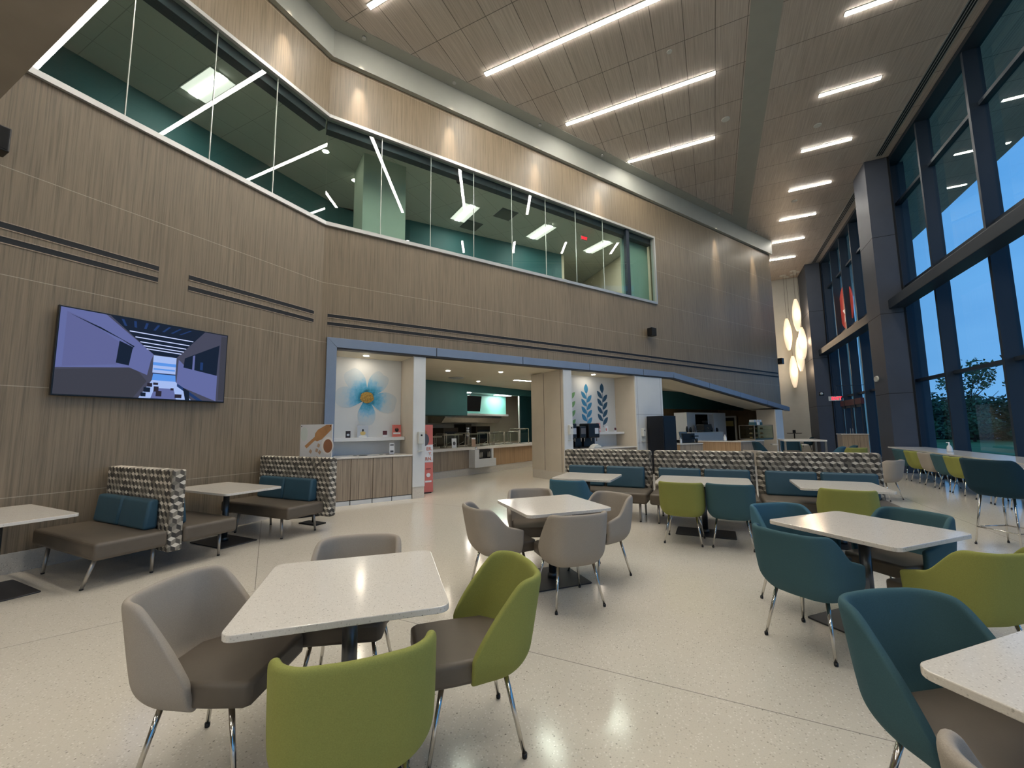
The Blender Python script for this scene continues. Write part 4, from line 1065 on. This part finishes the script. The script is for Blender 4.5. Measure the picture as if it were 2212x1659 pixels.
b = MB(); b.prism([(.14+.05*math.cos(k*PI/10), .42+.05*math.sin(k*PI/10)) for k in range(20)], -.012, -.0, axis='y'); b.xf(Matrix.Rotation(-.03, 4, 'X')); b.build('emblem', M_PAPER, t)
bq('caption', M_PAPER, .06, .22, .25, .29, -.008); bq('caption', mat('dark_red_print', '#7c3a34', .6), .08, .2, .56, .575, -.008)
b = MB(); b.box(-.14, .2, -.05, .25, 0, .02); b.build('foot', M_BLACKM, t)

# poster with scoop and cup behind the single bench
t = thing('food_poster', 'square poster with wooden scoop, cup and sugar cubes behind the bench', 'poster', (-6.02, 4.80, 0))
b = MB(); b.box(-.37, .40, -.006, .006, .96, 1.62); b.build('panel', M_PAPER, t)
def pp(nm, m, pts, y): b = MB(); b.prism(pts, y-.0012, y, axis='y'); return b.build(nm, m, t)
def ell(cx, cz, rx, rz_, n=28, a=0): return [(cx+rx*math.cos(k*2*PI/n)*math.cos(a)-rz_*math.sin(k*2*PI/n)*math.sin(a), cz+rx*math.cos(k*2*PI/n)*math.sin(a)+rz_*math.sin(k*2*PI/n)*math.cos(a)) for k in range(n)]
M_SCW = mat('scoop_wood_print', '#b98a5e', .6, noise=.15, nscale=6)
pp('white_bowl', mat('pale_mint_print', '#d5dfdc', .6), ell(-.27, 1.46, .09, .12), -.0065)
pp('scoop_handle', M_SCW, [(-.25, 1.26), (-.20, 1.22), (.02, 1.37), (.0, 1.42)], -.0070)
pp('scoop', M_SCW, [(-.02, 1.36), (.0, 1.47), (.06, 1.53), (.26, 1.61), (.38, 1.61), (.38, 1.53), (.16, 1.37), (.05, 1.34)], -.0078)
pp('cup', mat('cup_white_print', '#f0eeec', .6), ell(.30, 1.27, .14, .145), -.0072)
pp('drink', mat('cocoa_print', '#9a6a4f', .6), ell(.31, 1.265, .105, .11), -.0082)
for (x, z, a) in ((-.10, 1.17, .2), (.05, 1.19, .5), (.12, 1.16, .2), (.06, 1.06, .3), (.09, 1.27, .4)):
    pp('sugar_cube', mat('sugar_print', '#c0a389', .6), [(x+.04*math.cos(a+k*PI/2), z+.04*math.sin(a+k*PI/2)) for k in range(4)], -.0074)
for (x, z) in ((.20, .99), (.31, 1.03)):
    pp('star_anise', mat('anise_print', '#3c2624', .6), [(x+(.05 if k % 2 else .02)*math.cos(k*PI/8), z+(.05 if k % 2 else .02)*math.sin(k*PI/8)) for k in range(16)], -.0074)
for x in (-.34, .36):
    pp('fixing_clip', M_BLACK, ell(x, 1.59, .012, .012, 10), -.010)
b = MB(); b.box(-.02, .02, .006, .03, 0, 1.0); b.box(-.2, .2, -.1, .1, 0, .02); b.build('easel', M_BLACKM, t)

# black fold-out plate under bench edge (dark plinth of the frame corner)
b = MB(); b.box(-.35, .35, -.06, .06, 0, .11, bev=.01); o = b.build('floor_box', M_BLACKM, frame=Matrix.Translation((-6.52, 5.22, 0)) @ rz(1.03)); tag(o, 'low black base bar on the floor behind the single bench', 'base')

# ================================================================== NICHE, RIGHT (leaf mural, dispensers)
t = thing('leaf_mural', 'wall mural of three leafy sprigs, green, blue and navy', 'mural', (9.3, .87, 0), 0, FS)
def leaf(cx, cz, L_, a, W2=.3):
    pts = []
    for k in range(9): u = k/8; pts.append((u*L_, W2*L_*math.sin(PI*u)**.8))
    for k in range(1, 8): u = 1-k/8; pts.append((u*L_, -W2*L_*math.sin(PI*u)**.8*.8))
    return [(cx+x*math.cos(a)-z*math.sin(a), -.003, cz+x*math.sin(a)+z*math.cos(a)) for x, z in pts]
def sprig(x0, z0, z1, hw, m, lf, nm):
    b = MB(); b.box(x0-.008, x0+.008, -.004, -.001, z0, z1)
    n = 4
    for i in range(n):
        z = z0+(z1-z0-.15)*(i+.30)/n
        b.poly(leaf(x0+.01, z, lf, math.radians(50), .24)); b.poly(leaf(x0-.01, z+.12, lf, math.radians(132), .24))
    b.poly(leaf(x0, z1-.03, lf, math.radians(92)))
    b.build(nm, m, t)
sprig(-.62, 1.45, 2.75, .2, mat('mural_green', '#7fae72', .6), .30, 'green_sprig')
sprig(.08, 1.50, 2.62, .2, mat('mural_blue', '#3f88b0', .6, noise=.1, nscale=5), .33, 'blue_sprig')
sprig(.80, 1.50, 2.66, .2, mat('mural_navy', '#2b5470', .6, noise=.1, nscale=5), .34, 'navy_sprig')
b = MB(); b.box(9.45, 10.69, .50, .869, 1.275, 1.345, bev=.003); tag(b.build('wall_shelf', M_WPANEL, frame=FS), 'white shelf below the leaf mural', 'shelf')
card('poster_card', 'pink poster card on the shelf below the leaf mural', 'card', 9.72, .7, 1.345, .17, .30, mat('pink_print', '#d8a6a4', .6), (('figure', mat('maroon_print', '#5a2a30', .6), -.04, .05, .12, .22, 'o'), ('caption_band', M_PAPER, -.07, .07, .05, .10, 'box')))
card('photo_card', 'small pinkish photo card, middle of the shelf below the leaf mural', 'card', 10.08, .7, 1.345, .13, .20, M_PAPER, (('picture', M_PINK, -.05, .0, .03, .13, 'o'),))
card('photo_card', 'small dark photo card, right on the shelf below the leaf mural', 'card', 10.44, .66, 1.345, .11, .15, M_PAPER, (('picture', mat('maroon_print', '#5a2a30', .6), -.045, .045, .05, .14, 'box'),))
t = thing('base_cabinet', 'base cabinet under the leaf mural, behind the banquette', 'cabinet', (7.97, 0, 0), 0, FS)
b = MB(); b.box(0, 2.72, .05, .86, .0, .85); b.build('carcass', M_CAB, t)
b = MB(); b.box(7.97, 10.69, .0, .86, .851, .885, bev=.003); tag(b.build('worktop', M_TOP, frame=FS), 'white worktop under the leaf mural', 'worktop')
for i, (s, d, w_, h_, lab) in enumerate(((8.28, .50, .30, .74, 'black drink dispenser, leftmost of the three under the leaf mural'), (8.64, .46, .26, .66, 'grey-fronted drink dispenser, middle of the three'), (9.08, .44, .46, .74, 'large black drink dispenser, right of the three'))):
    t = thing('drink_dispenser', lab, 'dispenser', (s, d, .886), 0, FS)
    b = MB(); b.box(-w_/2, w_/2, -.18, .25, .30, h_, bev=.03, seg=3); b.box(-w_/2, w_/2, .05, .25, 0, .32); b.build('body', M_BLACK, t)
    b = MB(); b.box(-w_/2, w_/2, -.18, .1, 0, .04); b.build('drip_tray', M_BLACKM, t)
    b = MB(); b.box((.02 if i == 2 else -w_*.35), w_*.38, -.187, -.179, .42, .60); b.build('label_panel', M_PALEB if i != 1 else M_INK, t)
    for x in (-w_*.25, w_*.25):
        b = MB(); b.tube((x, -.15, .30), (x, -.15, .20), .02, .014, 8); b.build('nozzle', M_STEEL, t)
b = MB(); b.prism([(-.2, 0), (.18, 0), (.14, .06), (.0, .12), (-.1, .09)], -.1, .12, axis='y', bev=.02); o = b.build('folded_cloth', M_WHITE, frame=FS @ Matrix.Translation((8.98, .12, .887)))
o.location.z = .887; tag(o, 'crumpled white cloth before the black drink dispensers', 'cloth')

# black display fridge beside the wide column
t = thing('display_fridge', 'tall black fridge in front of the wide white column', 'fridge', (11.42, -.42, 0), 0, FS)
b = MB(); b.box(-.33, .33, -.30, .32, .05, 1.84, bev=.01); b.build('body', mat('navy_black', '#060a14', .4), t)
b = MB(); b.box(-.30, .30, -.312, -.30, .12, 1.78); b.build('door', mat('navy_black', '#060a14', .4), t)
b = MB(); b.box(-.31, .31, -.28, .30, 0, .05); b.build('plinth', M_BLACKM, t)

# ================================================================== SERVING LINE
t = thing('serving_counter', 'long serving counter with oak fronts and white base', 'counter', (0, 0, 0), 0, FK)
b = MB(); b.box(-2.5, 1.60, .06, .9, .22, .82); b.build('front_panel', M_CAB, t)
b = MB(); b.box(2.62, 6.2, .06, .9, .22, .82); b.build('front_panel', M_OAK, t)
b = MB(); b.box(-2.5, 6.2, .08, .9, 0, .22); b.build('plinth', M_TBASE, t)
b = MB(); b.box(1.60, 2.64, -.22, .06, .24, .50); b.box(1.60, 1.80, -.22, .06, .5, .82); b.box(2.56, 2.64, -.1, .06, .24, .82); b.build('cooler_housing', M_WPANEL, t)
b = MB(); b.box(1.80, 2.56, -.04, .06, .50, .80); b.build('cooler_opening', M_BLACKM, t)
for k in range(6):
    x = 1.86+.075*k if k < 4 else 2.05+.075*k+.03
    b = MB(); b.lathe([(.02, .54), (.028, .60), (.02, .68), (.01, .72)], 10, c=(x, -.08)); b.build('bottle_spout', M_STEEL, t)
b = MB(); b.box(-2.5, 6.2, -.03, .95, .82, .90, bev=.003); tag(b.build('countertop', M_TOP, frame=FK), 'white countertop of the serving line', 'countertop')
o = thing('price_holder', 'small black framed card on the countertop edge above the cooler', 'card holder', (1.84, -.036, .855), 0, FK)
b = MB(); b.box(-.05, .05, -.004, 0, -.045, .045); b.build('frame', M_BLACK, o); b = MB(); b.box(-.035, .035, -.006, -.004, -.03, .03); b.build('card', M_PAPER, o)
card('menu_card', 'white card with a round dark picture on the serving countertop', 'card', 1.10, .22, .90, .20, .30, M_PAPER, (('picture', M_INK, -.06, .06, .08, .20, 'o'),), frame=FK)
card('menu_card', 'brownish picture card on the serving countertop, right one', 'card', 2.0, .22, .90, .19, .30, mat('tan_print', '#a58a76', .6), (('caption_band', M_PAPER, -.09, .09, .25, .30, 'box'),), frame=FK)
def guard(a0, a1, h_, lab, b0=.35, dep=.5):
    t = thing('sneeze_guard', lab, 'sneeze guard', ((a0+a1)/2, b0, .90), 0, FK, group='glass sneeze guards on the serving line')
    w_ = (a1-a0)/2
    for x in (-w_, w_):
        b = MB(); b.tube((x, 0, 0), (x, 0, h_), .014, n=8); b.tube((x, dep, 0), (x, dep, h_), .014, n=8); b.tube((x, 0, h_), (x, dep, h_), .014, n=8); b.build('post', M_STEEL, t)
    b = MB(); b.box(-w_, w_, -.03, dep, h_-.01, h_+.0); b.build('top_glass', M_CASEG, t)
    b = MB(); b.box(-w_+.02, w_-.02, -.012, -.004, .12, h_-.03); b.build('front_glass', M_CASEG, t)
    b = MB(); b.box(-w_, w_, .12, .20, h_-.06, h_-.02); b.build('heat_lamp', M_STEEL, t)
guard(.30, .80, .40, 'low glass sneeze guard, leftmost on the serving line'); guard(.88, 1.72, .45, 'glass sneeze guard, second from left on the serving line')
guard(1.90, 2.85, .46, 'glass sneeze guard in the middle of the serving line'); guard(2.95, 3.75, .47, 'glass sneeze guard, second from right on the serving line'); guard(3.8, 4.62, .47, 'long glass sneeze guard near the right end of the serving line')
guard(4.75, 5.3, .58, 'taller glass sneeze guard, rightmost on the serving line')
rnd = random.Random(5)
for k in range(7):
    t = thing('food_pan', 'steel food pan in the serving line, %s from the left' % ('first second third fourth fifth sixth seventh'.split()[k]), 'pan', (.5+k*.62, .62, .90), 0, FK, group='steel food pans in the serving line')
    b = MB(); b.box(-.22, .22, -.14, .14, .0, .05, bev=.008); b.build('pan', M_STEEL, t)
    b = MB(); b.tube((-.1, 0, .06), (.12, -.05, .16), .008, n=6); b.build('ladle', M_STEEL, t)
# equipment at the kitchen back wall
t = thing('extractor_hood', 'long steel extractor hood over the kitchen back line', 'hood', (4.4, 2.9, 0), 0, FK)
b = MB(); b.prism([(-.25, 1.75), (-.45, 1.95), (-.45, 2.1), (.55, 2.1), (.55, 1.75)], -1.7, 1.7, axis='x'); b.build('canopy', M_STEEL, t)
b = MB(); b.box(.8, 1.5, -.3, -.2, 1.86, 1.92); b.build('hood_lamp', M_TROFF, t)
for k, (a, w_, h_, lab) in enumerate(((3.3, .8, 1.55, 'dark steel oven left in the kitchen back line'), (4.3, .35, 1.7, 'narrow steel warmer between the ovens'), (5.2, .9, 1.6, 'dark steel oven right in the kitchen back line'))):
    t = thing('kitchen_oven', lab, 'oven', (a, 3.1, 0), 0, FK)
    b = MB(); b.box(-w_/2, w_/2, -.35, .35, .1, h_, bev=.01); b.build('body', mat('dark_steel', '#4a4238', .3, .8), t)
    b = MB(); b.box(-w_*.38, w_*.38, -.362, -.35, .9, h_-.15); b.build('oven_door', M_BLACK, t)
    b = MB(); b.tube((-w_*.3, -.39, .85), (w_*.3, -.39, .85), .012, n=8); b.build('handle', M_STEEL, t)
t = thing('cup_rack', 'white upright cup rack between the ovens', 'rack', (4.0, 2.5, .0), 0, FK)
b = MB(); b.box(-.12, .12, -.1, .1, 0, 1.15); b.build('stand', M_STEEL, t)
for k in range(4):
    b = MB(); b.lathe([(.05, 1.17+.1*k), (.065, 1.25+.1*k)], 14); b.build('cup_stack', M_PAPER, t)
# screens over the serving line
t = thing('menu_screen', 'black switched-off menu screen hanging over the serving line', 'screen', (3.65, 2.0, 2.20), 0, FK)
b = MB(); b.box(-.52, .52, -.04, .02, 0, .62, bev=.006); b.xf(Matrix.Rotation(.15, 4, 'X')); b.build('panel', M_BLACK, t)
b = MB(); b.tube((0, .0, .5), (0, .02, .73), .02, n=8); b.build('hanger', M_BLACKM, t)
t = thing('menu_screen', 'narrow lit blue menu screen seen edge-on at the bulkhead corner', 'screen', (2.99, 1.75, 2.14), math.radians(62), FK)
b = MB(); b.box(-.03, .65, -.03, .03, 0, .70, bev=.005); b.build('panel', M_BLACK, t)
b = MB(); b.box(0, .62, -.036, -.03, .03, .67); b.box(0, .62, .03, .036, .03, .67); b.build('screen', mat('blue_screen', '#101a50', .4, emit='#2848c8', es=1.2), t)
b = MB(); b.box(.1, .2, -.04, -.036, .35, .5); b.build('picture', M_PAPER, t)

# ================================================================== CAFE
def counter(name, label, quad_front, frame, z, mats, d=.7, wt=True):
    """polyline counter; each leg its own panel"""
    t = thing(name, label, 'counter')
    top = MB()
    for i, (p, q, m) in enumerate(quad_front):
        dx, dy = q[0]-p[0], q[1]-p[1]; l = math.hypot(dx, dy); nx, ny = -dy/l*d, dx/l*d
        b = MB(); b.prism([p, q, (q[0]+nx, q[1]+ny), (p[0]+nx, p[1]+ny)], 0, z-.04); b.build('front_panel', m, t)
        top.prism([(p[0]-nx*.04, p[1]-ny*.04), (q[0]-nx*.04, q[1]-ny*.04), (q[0]+nx, q[1]+ny), (p[0]+nx, p[1]+ny)], z-.04, z-.001*i)
    top.build('countertop', M_TOP, t)
    return t
counter('cafe_counter', 'short cafe counter with oak and grey fronts beside the black fridge', [((-1.62, 15.72), (-1.12, 15.62), M_OAK), ((-1.12, 15.62), (-.42, 16.5), M_CAB)], FW, .90, None, .55)
counter('cafe_counter', 'long cafe counter with oak front and grey end, right of the short one', [((-.9, 18.55), (.86, 18.15), M_OAK), ((.86, 18.15), (1.75, 19.6), M_CAB)], FW, .90, None, .6)
t = thing('cafe_hutch', 'white open cafe hutch holding a black screen', 'cabinet', (18.55, 2.6, 0), 0, FS)
b = MB(); b.box(-1.6, -.95, -.25, .0, 0, 2.12); b.box(.55, 1.6, -.25, .0, 0, 2.12); b.box(-1.6, 1.6, .0, .4, 0, 2.12); b.box(-1.0, .6, -.22, .0, 2.04, 2.12); b.build('body', M_WPANEL, t)
b = MB(); b.box(-.95, .55, -.25, .35, .85, .90); b.build('shelf', M_BLACK, t)
t = thing('menu_screen', 'black screen mounted in the white cafe hutch', 'screen', (18.25, 2.52, 1.50), 0, FS)
b = MB(); b.box(-.55, .55, -.05, .04, 0, .55, bev=.006); b.build('panel', M_BLACK, t)
b = MB(); b.box(-.53, .53, -.054, -.049, .02, .53); b.build('glass', mat('screen_black', '#020203', .15), t)
t = thing('back_counter', 'long white-fronted back counter in the cafe', 'counter', (17.2, 1.55, 0), 0, FS)
b = MB(); b.box(-1.25, 1.25, 0, .6, 0, 1.20); b.build('body', M_WPANEL, t)
b = MB(); b.box(-1.27, 1.27, -.02, .62, 1.20, 1.23); b.build('top', M_TOP, t)
t = thing('coffee_machine', 'dark coffee machine on the white cafe back counter', 'coffee machine', (17.45, 1.85, 1.23), 0, FS)
b = MB(); b.box(-.3, .3, -.2, .2, .06, .34, bev=.03); b.box(-.28, .28, -.18, .18, 0, .05); b.build('body', M_BLACK, t)
b = MB(); b.lathe([(.09, .34), (.11, .42), (.12, .50)], 14, c=(.1, 0)); b.build('hopper', M_BLACKM, t)
b = MB(); b.tube((-.12, -.22, .2), (-.12, -.30, .16), .012, n=6); b.build('steam_wand', M_STEEL, t)
CW = ['left end', 'second from the left', 'just left of the coffee machine', 'just right of the coffee machine', 'second from the right', 'right end']
for i, (s, h_, r, m) in enumerate(((16.1, .26, .05, M_BLACK), (16.35, .22, .06, M_BLACK), (16.62, .30, .045, M_INK), (17.95, .24, .05, M_BLACK), (18.2, .28, .045, M_PALEB), (18.38, .18, .06, M_BLACK))):
    b = MB(); b.lathe([(r, 0), (r*1.05, h_*.6), (r*.6, h_*.85), (r*.5, h_)], 14); o = b.build('canister', m, frame=FS @ Matrix.Translation((s, 1.8, 1.23))); o.location.z = 1.23
    tag(o, 'small %s canister on the white cafe back counter, %s' % ('black' if m is M_BLACK else 'grey' if m is M_INK else 'pale', CW[i]), 'canister', 'canisters on the cafe back counter')
# register
t = thing('cash_register', 'black cash register with tilted grey screen on the short cafe counter', 'register', (-.98, 16.35, .90), math.radians(30))
b = MB(); b.box(-.24, .24, -.2, .2, 0, .10, bev=.01); b.box(-.10, .36, .0, .25, .1, .34, bev=.01); b.build('body', M_BLACK, t)
b = MB(); b.box(-.17, .13, -.02, .02, .12, .42, bev=.008); b.xf(Matrix.Rotation(-.35, 4, 'X')); b.build('screen', mat('grey_screen', '#3e4f5c', .3), t)
b = MB(); b.box(.24, .42, -.15, .0, .22, .26); b.build('customer_display', M_BLACK, t)
b = MB(); b.lathe([(.035, 0), (.04, .02), (.036, .13), (.012, .16), (.012, .20)], 16); o = b.build('soap_bottle', M_PALEB); o.location = (-1.10, 15.83, .90); tag(o, 'pale pump bottle on the short cafe counter before the register', 'bottle')
b = MB(); b.lathe([(.045, 0), (.05, .15)], 14); o = b.build('cup', M_BLACK); o.location = (-.62, 16.5, .90); tag(o, 'small black cup at the right end of the short cafe counter', 'cup')
b = MB(); b.lathe([(.05, 0), (.055, .03), (.05, .16), (.015, .20), (.015, .25)], 16); o = b.build('soap_bottle', M_PAPER); o.location = (.35, 18.55, .90); tag(o, 'white pump bottle on the long cafe counter', 'bottle')
b = MB(); b.lathe([(.05, 0), (.055, .03), (.045, .13), (.015, .18), (.015, .24)], 16); b.tube((0, 0, .23), (-.05, 0, .235), .008, n=6); o = b.build('soap_bottle', M_PAPER); o.location = (5.15, 13.9, .80); tag(o, 'white pump bottle on the window counter', 'bottle')
# snack rack
t = thing('snack_rack', 'dark merchandise rack with snacks behind the short cafe counter', 'rack', (14.4, 2.0, 0), 0, FS)
b = MB(); b.box(-.7, .7, .3, .36, 0, 1.95); b.box(-.7, -.66, -.25, .3, 0, 1.6); b.box(.66, .7, -.25, .3, 0, 1.6); b.build('frame', M_BLACKM, t)
for k in range(5):
    b = MB(); b.box(-.66, .66, -.25+.04*k, .3, .35+.28*k, .37+.28*k); b.build('shelf', M_BLACK, t)
cols = [mat('pack_%d' % i, c, .5) for i, c in enumerate(('#c9c4bc', '#8a4030', '#d7b080', '#45618a', '#6a5a48', '#e4e0da'))]
first = None
for k in range(5):
    for j in range(7):
        h_ = .12+.08*rnd.random()
        b = MB(); b.box(-.06, .06, -.05, .05, 0, h_, bev=.008); o = b.build('snack_pack', rnd.choice(cols), frame=FS @ Matrix.Translation((13.85+.175*j, 1.9+.04*k, .37+.28*k))); o.location.z = .37+.28*k
        tag(o, 'snack pack on the dark cafe rack, %s shelf, %s from the left' % (['lowest', 'second lowest', 'middle', 'second highest', 'highest'][k], 'first second third fourth fifth sixth seventh'.split()[j]), 'snack pack', 'snack packs on the cafe rack')
# glass pastry case
t = thing('pastry_case', 'glass pastry case on the long cafe counter', 'display case', (1.55, 20.0, .90), math.atan2(SY, SX))
b = MB(); b.box(-.75, .75, -.3, .3, 0, .06); b.build('base', M_STEEL, t)
for z in (.22, .42):
    b = MB(); b.box(-.73, .73, -.2, .28, z, z+.012); b.build('glass_shelf', M_CASEG, t)
b = MB(); b.box(-.75, .75, -.305, -.297, .06, .58); b.box(-.75, -.742, -.3, .3, .06, .58); b.box(.742, .75, -.3, .3, .06, .58); b.build('glass', M_CASEG, t)
b = MB()
for x in (-.75, .75):
    for y in (-.3, .3): b.box(x-.012, x+.012, y-.012, y+.012, .05, .60)
b.box(-.76, .76, -.31, .31, .59, .605); b.build('frame', M_STEEL, t)
for k in range(9):
    b = MB(); b.lathe([(.05, 0), (.065, .03), (.04, .07)], 12); x, y = 1.55+(k % 3-1)*.22, 20.0+(k % 3-1)*.38
    o = b.build('pastry', mat('pastry', '#b08a5c', .7, noise=.2)); o.location = (x, y, .962 if k < 3 else 1.133 if k < 6 else 1.333); tag(o, 'small brown pastry in the glass case, %s level, %s' % (['bottom', 'middle', 'top'][k//3], ['left', 'centre', 'right'][k % 3]), 'pastry', 'pastries in the glass case')
for k, (dx, lab) in enumerate(((-.25, 'left'), (.0, 'middle'), (.22, 'right'))):
    t = thing('cup_stack', 'stack of teal and white boxes on the pastry case, %s one' % lab, 'boxes', (1.55+dx*SX, 20.0+dx*SY, 1.506), math.atan2(SY, SX))
    b = MB(); b.box(-.09, .09, -.12, .12, 0, .12, bev=.01); b.build('lower_box', M_TEALF if k != 1 else M_PAPER, t)
    b = MB(); b.box(-.07, .07, -.1, .1, .12, .22, bev=.01); b.build('upper_box', M_PALEB, t)
# door with yellow note in the cafe back wall
o = setting('door_2', 'cafe back door with a notice in its window', (24.30, 4.47, 0), -PI/2, FS)
b = MB(); b.box(-.44, -.34, -.06, .02, 0, 1.95); b.box(.34, .44, -.06, .02, 0, 1.95); b.box(-.44, .44, -.06, .02, 1.95, 2.05); b.build('door_frame', M_WPANEL, o)
b = MB(); b.box(-.34, .34, -.03, .01, 0, 1.95); b.build('door_leaf', M_BLACK, o)
b = MB(); b.box(-.26, .26, -.04, -.03, 1.45, 1.75); b.build('notice', mat('yellow_notice', '#a59c68', .6), o)

# ================================================================== small things in the upper rooms
def SPW(s, d, z):
    p = SPt(s, d); return (p[0], p[1], z)
t = thing('exit_sign', 'red exit sign glowing in the long upper room behind glass', 'exit sign', SPW(10.0, 1.4, 8.24), math.atan2(SY, SX))
b = MB(); b.box(-.15, .15, -.02, .02, -.09, .09, bev=.004); b.build('housing', M_WHITE, t)
text_mesh('lettering', 'EXIT', .14, M_EXIT, t, (0, -.024, 0), (PI/2, 0, 0), bold=True)
b = MB(); b.tube((0, 0, .09), (0, 0, .18), .01, n=6); b.build('stem', M_WHITE, t)
for (s, d, lab) in ((6.9, 1.75, 'right'), (6.3, 3.0, 'left')):
    t = thing('ceiling_grille', 'square grey air grille in the upper room ceiling, %s one' % lab, 'air vent', (s, d, 8.42), 0, FS)
    b = MB(); b.box(-.3, .3, -.3, .3, -.01, 0); b.build('frame', M_INK, t); b = MB(); b.box(-.26, .26, -.26, .26, -.014, -.01); b.build('grille', mat('grille_grey', '#5f625e', .7), t)
for (x, y, lab) in ((-8.3, 6.6, 'near'), (-8.6, 7.8, 'far')):
    t = thing('downlight', 'round downlight in the upper left room, %s one' % lab, 'ceiling lamp', (x, y, 8.42))
    b = MB(); b.lathe([(.09, -.008), (.095, 0)], 20); b.build('lamp_rim', M_WHITE, t); b = MB(); b.lathe([(.065, -.013), (.07, -.007)], 20); b.build('lens', M_DOWN, t)
t = thing('dome_camera', 'black dome camera in the upper room ceiling', 'camera', (3.9+.9, .9, 8.42), 0, FS)
b = MB(); b.lathe([(.03, -.09), (.06, -.06), (.07, -.02), (.08, 0)], 16); b.build('dome', M_BLACK, t)

o = setting('door_3', 'cream door at the end of the long upper room', SPW(10.9, 3.6, 5.0), math.atan2(SY, SX))
b = MB(); b.box(.0, .12, -.06, 1.2, 0, 2.6); b.build('door_frame', M_WPANEL, o)
